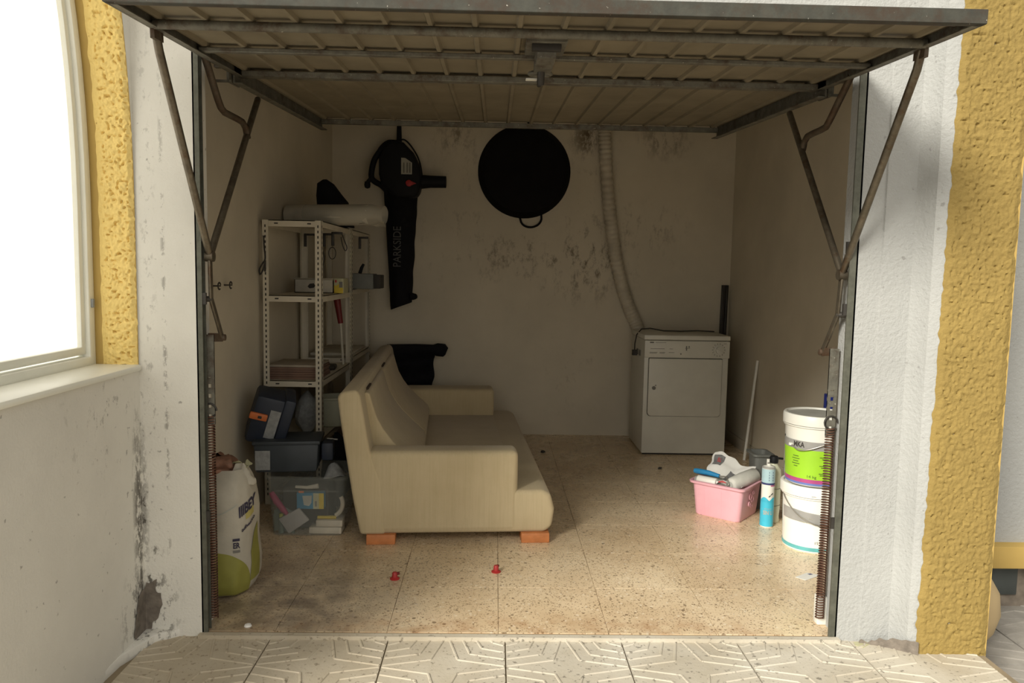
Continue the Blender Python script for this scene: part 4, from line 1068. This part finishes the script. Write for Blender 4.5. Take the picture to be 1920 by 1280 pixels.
# green base and prints as decals hugging the sack
FA = lambda px: -PI / 2 + px          # angle measured from the face turned to the door
def decal(poly_fn, name, mat, nu=20, nv=8, push=0.0015):
    return MB().grid(lambda u, v: sack_pt(*poly_fn(u, v), push), nu, nv).build(name, mat, sk, clean=False, angle=80)
decal(lambda u, v: (FA(-1.75 + 3.0 * u), 0.003 + v * 0.195 * math.sqrt(max(0.0, 1 - ((u - 0.46) / 0.545) ** 2)) ** 0.8), 'green_base', M_sackgreen, 48, 16, 0.002)
decal(lambda u, v: (FA(1.22 + 0.40 * u), 0.05 + v * (0.12 + 0.10 * u)), 'green_side', M_sackgreen, 8, 8, 0.0022)
decal(lambda u, v: (FA(-2.2 + 1.9 * u), 0.345 + 0.03 * math.sin(u * 4) + v * 0.085), 'grey_panel', M_sackgrey, 20, 6)
decal(lambda u, v: (FA(-2.2 + 2.9 * u), 0.318 + 0.012 * math.sin(u * 7) + 0.045 * u ** 2 + v * 0.004), 'grey_line', M_sackgrey, 40, 2, 0.002)
decal(lambda u, v: (FA(1.05 + 0.45 * u), 0.305 + 0.012 * u + v * 0.030), 'yellow_print', M_sackyellow, 8, 4)
def on_sack(a0, z0, slope=0.0, scale=8.2):
    return lambda x, y: sack_pt(FA(a0 + x * scale), z0 + y + slope * x, 0.0028)
lettering('IIIBEY', 0.055, on_sack(1.16, 0.352, 0.30), M_sackprint, sk, width=0.105, bold=0.002, local=False)
lettering('adhesivo', 0.020, on_sack(1.18, 0.285, 0.40), M_sackprint, sk, width=0.085, bold=0.0006, local=False)
lettering('ER', 0.030, on_sack(0.62, 0.213), M_sackprint, sk, width=0.028, bold=0.001, local=False)
decal(lambda u, v: (FA(0.50 + 0.24 * u), 0.231 + v * 0.010), 'print_bar', M_sackprint, 4, 1, 0.0026)
decal(lambda u, v: (FA(0.50 + 0.24 * u), 0.186 + v * 0.010), 'print_bar', M_grey_print, 4, 1, 0.0026)
for k in range(3):
    decal(lambda u, v, k=k: (FA(-0.78 + 0.13 * k + 0.08 * u), 0.055 + v * (0.05 + 0.016 * k)), 'pale_print', M_packcream, 2, 3, 0.0028)
# brown bag lying in the mouth of the sack
def brown(u, v):
    a_ = u * 2 * PI; r = 0.098 * math.sin(PI * (0.06 + 0.90 * v)) ** 0.6
    return wob((SC[0] - 0.035 + r * math.cos(a_), SC[1] + 0.0 + r * 0.85 * math.sin(a_), 0.425 + 0.115 * v), 26, 0.028, 5)
tag(MB().grid(brown, 30, 20).build('brown_bag', M_brownbag, angle=50), 'crumpled reddish brown bag stuffed in the top of the mortar sack', 'bag')

# ================================================================== RIGHT SIDE: BUCKETS, CANS, PINK BOX
def bucket(name, label, cx, cy, z0, rb, rt, h, lid=True):
    b = thing(name, label, 'bucket', (cx, cy, z0))
    MB().lathe([(0, 0), (rb - 0.006, 0), (rb, 0.006), (rt - 0.004, h - 0.06), (rt + 0.003, h - 0.058), (rt + 0.003, h - 0.052), (rt - 0.002, h - 0.050), (rt, h - 0.012), (rt - 0.006, h - 0.012), (rb - 0.004, 0.01), (0, 0.01)], (cx, cy, z0), 48).build('body', M_bucket, b)
    if lid: MB().lathe([(rt + 0.002, h - 0.050), (rt + 0.009, h - 0.048), (rt + 0.010, h - 0.006), (rt + 0.006, h), (rt - 0.004, h), (rt - 0.008, h - 0.010), (0.0, h - 0.010)], (cx, cy, z0), 48).build('lid', M_bucket, b)
    return b, (lambda z: rb + (rt - rb) * z / (h - 0.06))
def band(b, cx, cy, z0, rf, za, zb, mat, name, a0=-PI, a1=PI, push=0.0012, n=64, wav=None):
    def fn(u, v):
        a = a0 + (a1 - a0) * u; lo, hi = (za, zb) if not wav else wav(u)
        z = lo + (hi - lo) * v; r = rf(z) + push
        return (cx + r * math.cos(a), cy + r * math.sin(a), z0 + z)
    return MB().grid(fn, n, 4).build(name, mat, b, clean=False, angle=80)
def on_round(cx, cy, z0, rf, ac, zc, push=0.003, tilt=0.0):
    return lambda x, y: (cx + (rf(zc) + push) * math.cos(ac + x / rf(zc)), cy + (rf(zc) + push) * math.sin(ac + x / rf(zc)), z0 + zc + y + tilt * x)
BX, BY = 1.548, 0.945
b1, rf1 = bucket('plastic_bucket', 'white plastic bucket with grey band and teal bottom stripe standing on the floor', BX, BY, 0.0, 0.130, 0.142, 0.318)
band(b1, BX, BY, 0, rf1, 0.012, 0.030, M_teal, 'teal_stripe')
band(b1, BX, BY, 0, rf1, 0.13, 0.20, M_silver, 'grey_band', -PI, -0.15, wav=lambda u: (0.150 - 0.05 * max(0, min(1, (u - 0.42) * 6)), 0.205 - 0.035 * max(0, min(1, (u - 0.2) * 1.2))))
lettering('15 kg', 0.018, on_round(BX, BY, 0, rf1, -1.70, 0.055, 0.002), M_grey_print, b1, width=0.04, local=False)
for k in range(2):
    lettering(('mortero fino', 'interior')[k], 0.013, on_round(BX, BY, 0, rf1, -2.2, 0.172 - 0.02 * k, 0.004, -0.05), M_label_white, b1, width=0.07 - 0.02 * k, local=False)
mb = MB()
for a_, z_, w_ in ((-1.95, 0.292, 0.02), (-1.72, 0.292, 0.004), (-1.55, 0.292, 0.02)):
    mb.add([on_round(BX, BY, 0, lambda z: 0.153, a_, z_, 0.001)(x, y) for x, y in ((-w_ / 2, -0.012), (w_ / 2, -0.012), (w_ / 2, -0.0105), (-w_ / 2, -0.0105))], [(0, 1, 2, 3)])
mb.build('lid_mark', M_grey_print, b1, clean=False)
hd = [(BX - 0.145 * math.cos(t), BY - 0.146 * math.sin(t), 0.262 - 0.12 * math.sin(t)) for t in [PI * i / 20 for i in range(21)]]
MB().tube(hd, 0.0028, 8).build('handle', M_chrome, b1)
Z2 = 0.318
b2, rf2 = bucket('plastic_bucket', 'white bucket with lime green label stacked on the other bucket', BX - 0.003, BY, Z2, 0.128, 0.141, 0.335)
BX2 = BX - 0.003
band(b2, BX2, BY, Z2, rf2, 0.036, 0.175, M_green, 'green_label')
band(b2, BX2, BY, Z2, rf2, 0.175, 0.215, M_silver, 'grey_label')
band(b2, BX2, BY, Z2, rf2, 0.018, 0.036, M_magenta, 'magenta_stripe')
band(b2, BX2, BY, Z2, rf2, 0.008, 0.018, M_bluep, 'blue_stripe')
lettering('MKA', 0.034, on_round(BX2, BY, Z2, rf2, -2.52, 0.196, 0.002), M_gap, b2, width=0.055, bold=0.001, local=False)
lettering('14 kg', 0.018, on_round(BX2, BY, Z2, rf2, -2.05, 0.050, 0.003), M_darkgreen_print, b2, width=0.04, local=False)
mb = MB()
for (ac, zs_, ws) in ((-1.62, (0.145, 0.137, 0.105, 0.097, 0.068, 0.060), (0.05, 0.03, 0.05, 0.034, 0.05, 0.04)), (-2.62, (0.14, 0.128, 0.116, 0.104, 0.092), (0.03, 0.04, 0.028, 0.04, 0.02))):
    for z_, w_ in zip(zs_, ws):
        f_ = on_round(BX2, BY, Z2, rf2, ac, z_, 0.003)
        mb.add([f_(x, y) for x, y in ((-w_ / 2, -0.0018), (0, -0.0018), (w_ / 2, -0.0018), (w_ / 2, 0.0018), (0, 0.0018), (-w_ / 2, 0.0018))], [(0, 1, 4, 5), (1, 2, 3, 4)])
mb.build('small_print', M_darkgreen_print, b2, clean=False)
MB().tube(catmull([(BX2 + 0.147 * math.cos(a), BY + 0.147 * math.sin(a), Z2 + z) for a, z in ((-2.75, 0.19), (-2.5, 0.172), (-2.2, 0.178), (-1.9, 0.195), (-1.5, 0.218), (-1.0, 0.238), (-0.4, 0.225), (0.1, 0.19))], 6), 0.0028, 8).build('handle', M_chrome, b2)
MB().lathe([(0, 0), (0.012, 0), (0.012, 0.01), (0, 0.01)], (BX2 - 0.133, BY - 0.045, Z2 + 0.186), 12).build('handle_boss', M_bucket, b2)
MB().grid(lambda u, v: ((BX2 + 0.132 * math.sqrt(v) * math.cos(2 * PI * u)), BY + 0.132 * math.sqrt(v) * math.sin(2 * PI * u), Z2 + 0.327), 40, 3).build('lid_dust', M_lidgrey, b2)
# third bucket behind
b3, rf3 = bucket('plastic_bucket', 'white bucket mostly hidden behind the green-labelled bucket', 1.69, 1.33, 0.0, 0.128, 0.140, 0.575)
mb = MB().box(1.772, 1.80, 1.33, 1.40, 0.5655, 0.675)
tag(mb.build('blue_tool', M_deepblue, bevel=0.004), 'deep blue block standing on the hidden rear bucket', 'tool')
mb = open_box(1.455, 1.55, 1.50, 1.63, 0.0, 0.30, 0.01, 0.02, 0.003)
tag(mb.build('grey_tub', M_grate), 'dark grey tub behind the white bottle and buckets', 'tub')

# blue cartridge can
cn = thing('cartridge_can', 'blue and white cartridge can standing in front of the white bottle', 'can', (1.437, 1.225, 0))
CX, CY = 1.430, 1.225
MB().lathe([(0, 0), (0.0305, 0), (0.0325, 0.004), (0.0325, 0.31), (0.030, 0.316), (0.022, 0.318), (0.010, 0.322), (0.010, 0.332), (0, 0.332)], (CX, CY, 0), 32).build('body', M_tube_white, cn)
rc = lambda z: 0.0325
def cband(za, zb, m, name): return band(cn, CX, CY, 0, rc, za, zb, m, name, n=40)
cband(0.006, 0.140, M_cyan, 'cyan_print'); cband(0.235, 0.306, M_paleblue, 'pale_blue_print'); cband(0.225, 0.235, M_navyprint, 'navy_stripe')
band(cn, CX, CY, 0, rc, 0.14, 0.16, M_cyan, 'cyan_splash', n=40, wav=lambda u: (0.138, 0.140 + 0.02 * abs(math.sin(u * 13))))
band(cn, CX, CY, 0, rc, 0.218, 0.224, M_magenta, 'red_stripe', -1.5, 0.2, n=16)
MB().lathe([(0.0312, 0.306), (0.0335, 0.308), (0.0335, 0.314), (0.029, 0.318)], (CX, CY, 0), 32).build('metal_rim', M_silver, cn)
MB().lathe([(0, 0.318), (0.009, 0.318), (0.009, 0.334), (0, 0.334)], (CX, CY, 0), 16).build('nozzle_seat', M_grey_print, cn)
lettering('SIN U', 0.030, on_round(CX, CY, 0, rc, -1.75, 0.078, 0.002), M_label_white, cn, width=0.046, bold=0.001, local=False)
lettering('siliconas', 0.010, on_round(CX, CY, 0, rc, -1.75, 0.100, 0.002), M_label_white, cn, width=0.036, local=False)
lettering('IIII', 0.03, lambda x, y: on_round(CX, CY, 0, rc, -1.45, 0.27 + x, 0.002)(-y, 0), M_navyprint, cn, width=0.048, bold=0.0006, local=False)
mb = MB().add([on_round(CX, CY, 0, rc, -1.55, 0.175, 0.002)(x, y) for x, y in ((-0.008, -0.012), (-0.003, -0.014), (0.016, 0.004), (0.014, 0.010))], [(0, 1, 2, 3)]); mb.build('black_tick', M_gap, cn, clean=False)
# white bottle with black cap
wb = thing('white_bottle', 'milky bottle with a black cap behind the blue can', 'bottle', (1.487, 1.30, 0))
WX, WY = 1.485, 1.305
MB().lathe([(0, 0), (0.036, 0), (0.040, 0.008), (0.037, 0.03), (0.040, 0.09), (0.0385, 0.094), (0.040, 0.098), (0.040, 0.18), (0.0385, 0.184), (0.040, 0.188), (0.0405, 0.245), (0.036, 0.28), (0.020, 0.305), (0.017, 0.312), (0.017, 0.33), (0, 0.33)], (WX, WY, 0), 28).build('body', M_milky, wb)
MB().lathe([(0, 0.316), (0.022, 0.316), (0.023, 0.345), (0.018, 0.352), (0, 0.352)], (WX, WY, 0), 24).build('cap', M_black, wb)
mb = MB().tube([(WX, WY, 0.342), (WX + 0.05, WY + 0.01, 0.335)], 0.006, 8); mb.build('spout', M_black, wb)
MB().lathe([(0, 0.30), (0.008, 0.30), (0.008, 0.336), (0, 0.336)], (WX - 0.032, WY - 0.005, 0), 12).build('white_nozzle', M_tube_white, wb)
for z in (0.094, 0.184): MB().lathe([(0.0388, z - 0.0012), (0.0402, z - 0.0012), (0.0402, z + 0.0012), (0.0388, z + 0.0012)], (WX, WY, 0), 28).build('ring_line', M_grey_print, wb)

# pink box
PA = math.atan2(-0.162, 0.195)
PB = Vector((1.105, 1.421, 0)); 
px_ = thing('pink_box', 'pink plastic box full of painting things on the floor', 'box', PB, rotz=PA)
PW, PD, PH = 0.252, 0.25, 0.188
mb = MB(); rings = []
for off, z in ((0.004, 0.0), (0.0, 0.006), (-0.016, PH - 0.014), (-0.030, PH - 0.012), (-0.032, PH), (-0.020, PH + 0.002), (-0.013, PH - 0.006), (0.006, 0.010)):
    mb.v += [Vector((x, y, z)) for x, y in rrect(off, PW - off, off, PD - off, 0.022 if off > -0.01 else 0.03, 6)]; rings.append(1)
k = len(rrect(0, 1, 0, 1, 0.1, 6))
for i in range(len(rings) - 1): mb.f += [(i * k + j, i * k + (j + 1) % k, (i + 1) * k + (j + 1) % k, (i + 1) * k + j) for j in range(k)]
mb.f += [tuple(range(k - 1, -1, -1)), tuple((len(rings) - 1) * k + j for j in range(k))]
mb.build('tub', M_pink, px_, local=True, angle=50)
mb = MB()
for x in (0.055, 0.150):
    mb.add([(x, 0.001, 0.008), (x + 0.004, -0.001, 0.008), (x + 0.004, -0.0165, PH - 0.016), (x, -0.0150, PH - 0.016)], [(0, 1, 2, 3)])
mb.build('moulded_rib', M_pink, px_, local=True, solid=0.0015)
mb = MB()
for (y_, z_, r_) in ((0.10, 0.125, 0.016), (0.13, 0.105, 0.016), (0.095, 0.085, 0.012), (0.135, 0.14, 0.010), (0.125, 0.07, 0.010)):
    mb.tube([(PW + 0.003 + 0.016 * z_ / PH + 0.004, y_ + r_ * math.cos(t), z_ + r_ * math.sin(t)) for t in [2 * PI * i / 14 for i in range(14)]], 0.0028, 6, closed=True)
mb.build('moulded_swirl', M_pink, px_, local=True)
MW = WM[px_.name]
def pl(x, y, z): return MW @ Vector((x, y, z))
# things in the pink box
mb = MB().grid(lambda u, v: MW @ Vector(wob((0.00 + 0.235 * u, 0.055 + 0.19 * v, 0.172 + 0.125 * v ** 1.3 * (1 - 0.45 * u) + 0.012 * math.sin(u * 7)), 18, 0.016, 2)), 18, 12)
npp = thing('newspaper', 'crumpled white newspaper sticking up from the back of the pink box', 'newspaper', MW @ Vector((0.12, 0.14, 0.15)))
mb.build('sheet', M_paper, npp, solid=0.0015, angle=60)
def newsp(u0, u1, v0, v1, m, name):
    MB().grid(lambda a, b: MW @ (Vector(wob((0.00 + 0.235 * (u0 + (u1 - u0) * a), 0.055 + 0.19 * (v0 + (v1 - v0) * b), 0.172 + 0.125 * (v0 + (v1 - v0) * b) ** 1.3 * (1 - 0.45 * (u0 + (u1 - u0) * a)) + 0.012 * math.sin((u0 + (u1 - u0) * a) * 7)), 18, 0.016, 2)) + Vector((0, -0.002, 0.0035))), 8, 8).build(name, m, npp, clean=False)
newsp(0.06, 0.30, 0.62, 0.92, M_newsgrey, 'dark_picture'); newsp(0.14, 0.26, 0.70, 0.84, M_newsred, 'red_picture'); newsp(0.50, 0.78, 0.25, 0.62, M_newsgrey, 'grey_picture')
tr = thing('towel_roll', 'white rolled cloth lying in the right of the pink box', 'cloth', MW @ Vector((0.2, 0.15, 0.15)))
a, b = pl(0.185, 0.030, 0.188), pl(0.245, 0.225, 0.215)
d = (b - a).normalized()
mb = MB().tube([a, a + d * 0.01, a.lerp(b, 0.5), b - d * 0.01, b], [0.030, 0.036, 0.040, 0.038, 0.030], 20); mb.v = [wob(v, 40, 0.004, 8) for v in mb.v]; mb.build('roll', M_clothwhite, tr, angle=70)
mb = MB().tube([a - d * 0.003, a + d * 0.004], 0.016, 16); mb.build('roll_core', M_lidgrey, tr)
ro = thing('paint_roller', 'paint roller with a blue handle lying across the pink box', 'paint roller', MW @ Vector((0.05, 0.03, 0.17)))
MB().tube([pl(-0.035, 0.055, 0.222), pl(-0.015, 0.055, 0.222), pl(0.05, 0.050, 0.224), pl(0.115, 0.045, 0.219)], [0.012, 0.0155, 0.0145, 0.010], 14).build('handle', M_blue, ro)
MB().tube(catmull([pl(0.115, 0.045, 0.219), pl(0.15, 0.043, 0.222), pl(0.165, 0.03, 0.215), pl(0.18, 0.012, 0.188), pl(0.125, 0.012, 0.184)], 5), 0.0035, 8).build('wire_frame', M_chrome, ro)
MB().tube([pl(0.005, 0.018, 0.188), pl(0.115, 0.014, 0.188)], 0.024, 18).build('sleeve', M_tube_white, ro, bevel=0.004)
mb = MB().tube([pl(-0.006, 0.02, 0.186), pl(0.006, 0.018, 0.186)], 0.019, 14); mb.build('sleeve_end', M_silver, ro)
mb = MB().grid(lambda u, v: MW @ Vector(wob((0.10 + 0.09 * u, 0.0 + 0.05 * v, 0.182 + 0.015 * math.sin(u * 4 + v * 3)), 30, 0.018, 9)), 10, 8)
tag(mb.build('crumpled_paper', M_paper, solid=0.001), 'small crumpled white paper at the front rim of the pink box', 'paper')
mb = MB().tube([pl(0.128, 0.006, 0.198), pl(0.150, 0.004, 0.204), pl(0.170, 0.006, 0.200)], [0.004, 0.006, 0.003], 8)
tag(mb.build('red_scrap', M_newsred), 'tiny dark red scrap on the front rim of the pink box', 'scrap')

# small things on the floor
for k, (x, y, r) in enumerate(((-0.403, 0.489, 0.3), (0.023, 0.574, 1.1))):
    t = thing('red_plug', ('small red plastic plug on the floor, nearer the mortar sack', 'small red plastic plug on the floor, nearer the sofa foot')[k], 'plug', (x, y, 0), rotz=r, group='red plugs on the floor')
    MB().lathe([(0, 0), (0.020, 0), (0.021, 0.004), (0.012, 0.008), (0.011, 0.026), (0.008, 0.030), (0, 0.030)], (0, 0, 0), 14).build('body', M_red, t, local=True)
    MB().box(0.0, 0.020, -0.006, 0.006, 0.018, 0.028).build('spur', M_darkred, t, local=True, bevel=0.002)
mb = MB().prism([(1.318, 0.545), (1.39, 0.595), (1.44, 0.568), (1.352, 0.512)], 'z', 0.0005, 0.0018)
rcp = mb.build('paper_scrap', M_paper); tag(rcp, 'small white paper slip on the floor near the right post', 'paper')
MB().prism([(1.385, 0.580), (1.402, 0.586), (1.408, 0.575), (1.392, 0.570)], 'z', 0.0018, 0.0022).build('print', M_navyprint, rcp)
for k, (x, y, r) in enumerate(((0.362, 2.79, 0.018), (1.116, 2.363, 0.014))):
    mb = MB().lathe([(0, 0), (r, 0.002), (r * 0.8, 0.014), (0, 0.018)], (x, y, 0), 9); mb.v = [wob(v, 60, 0.006, k) for v in mb.v]
    tag(mb.build('dirt_clod', M_gap), ('small dark clod on the floor between sofa and dryer', 'small dark clod on the floor in front of the dryer')[k], 'clod')
mb = MB().lathe([(0, 0), (0.014, 0.0), (0.011, 0.006), (0, 0.008)], (-0.877, 0.05, 0), 10)
tag(mb.build('white_pebble', M_paper), 'tiny white pebble on the floor just inside the left threshold', 'pebble')
wsb = MB().box(1.222, 1.262, 0.09, 0.13, 0.0, 0.11).build('plastic_stop', M_tube_white, bevel=0.006)
tag(wsb, 'small white plastic block on the floor behind the right post', 'block')

# round tan pot behind the right pier
mb = MB().lathe([(0, 0), (0.07, 0), (0.10, 0.02), (0.150, 0.10), (0.168, 0.17), (0.160, 0.25), (0.12, 0.32), (0.10, 0.335), (0.115, 0.35), (0.10, 0.35), (0.09, 0.33), (0, 0.30)], (1.86, 0.30, -0.18), 40)
tag(mb.build('clay_pot', M_tan), 'round tan clay pot peeping out behind the yellow pier', 'pot')

# print, slots and other marks too small to pick apart stay joined
for o in bpy.data.objects:
    if o.parent and o.name.split('.')[0] in ('panel_print', 'label_print', 'slots', 'small_print', 'lid_mark', 'lettering', 'print', 'moulded_swirl'):
        o['kind'] = 'stuff'
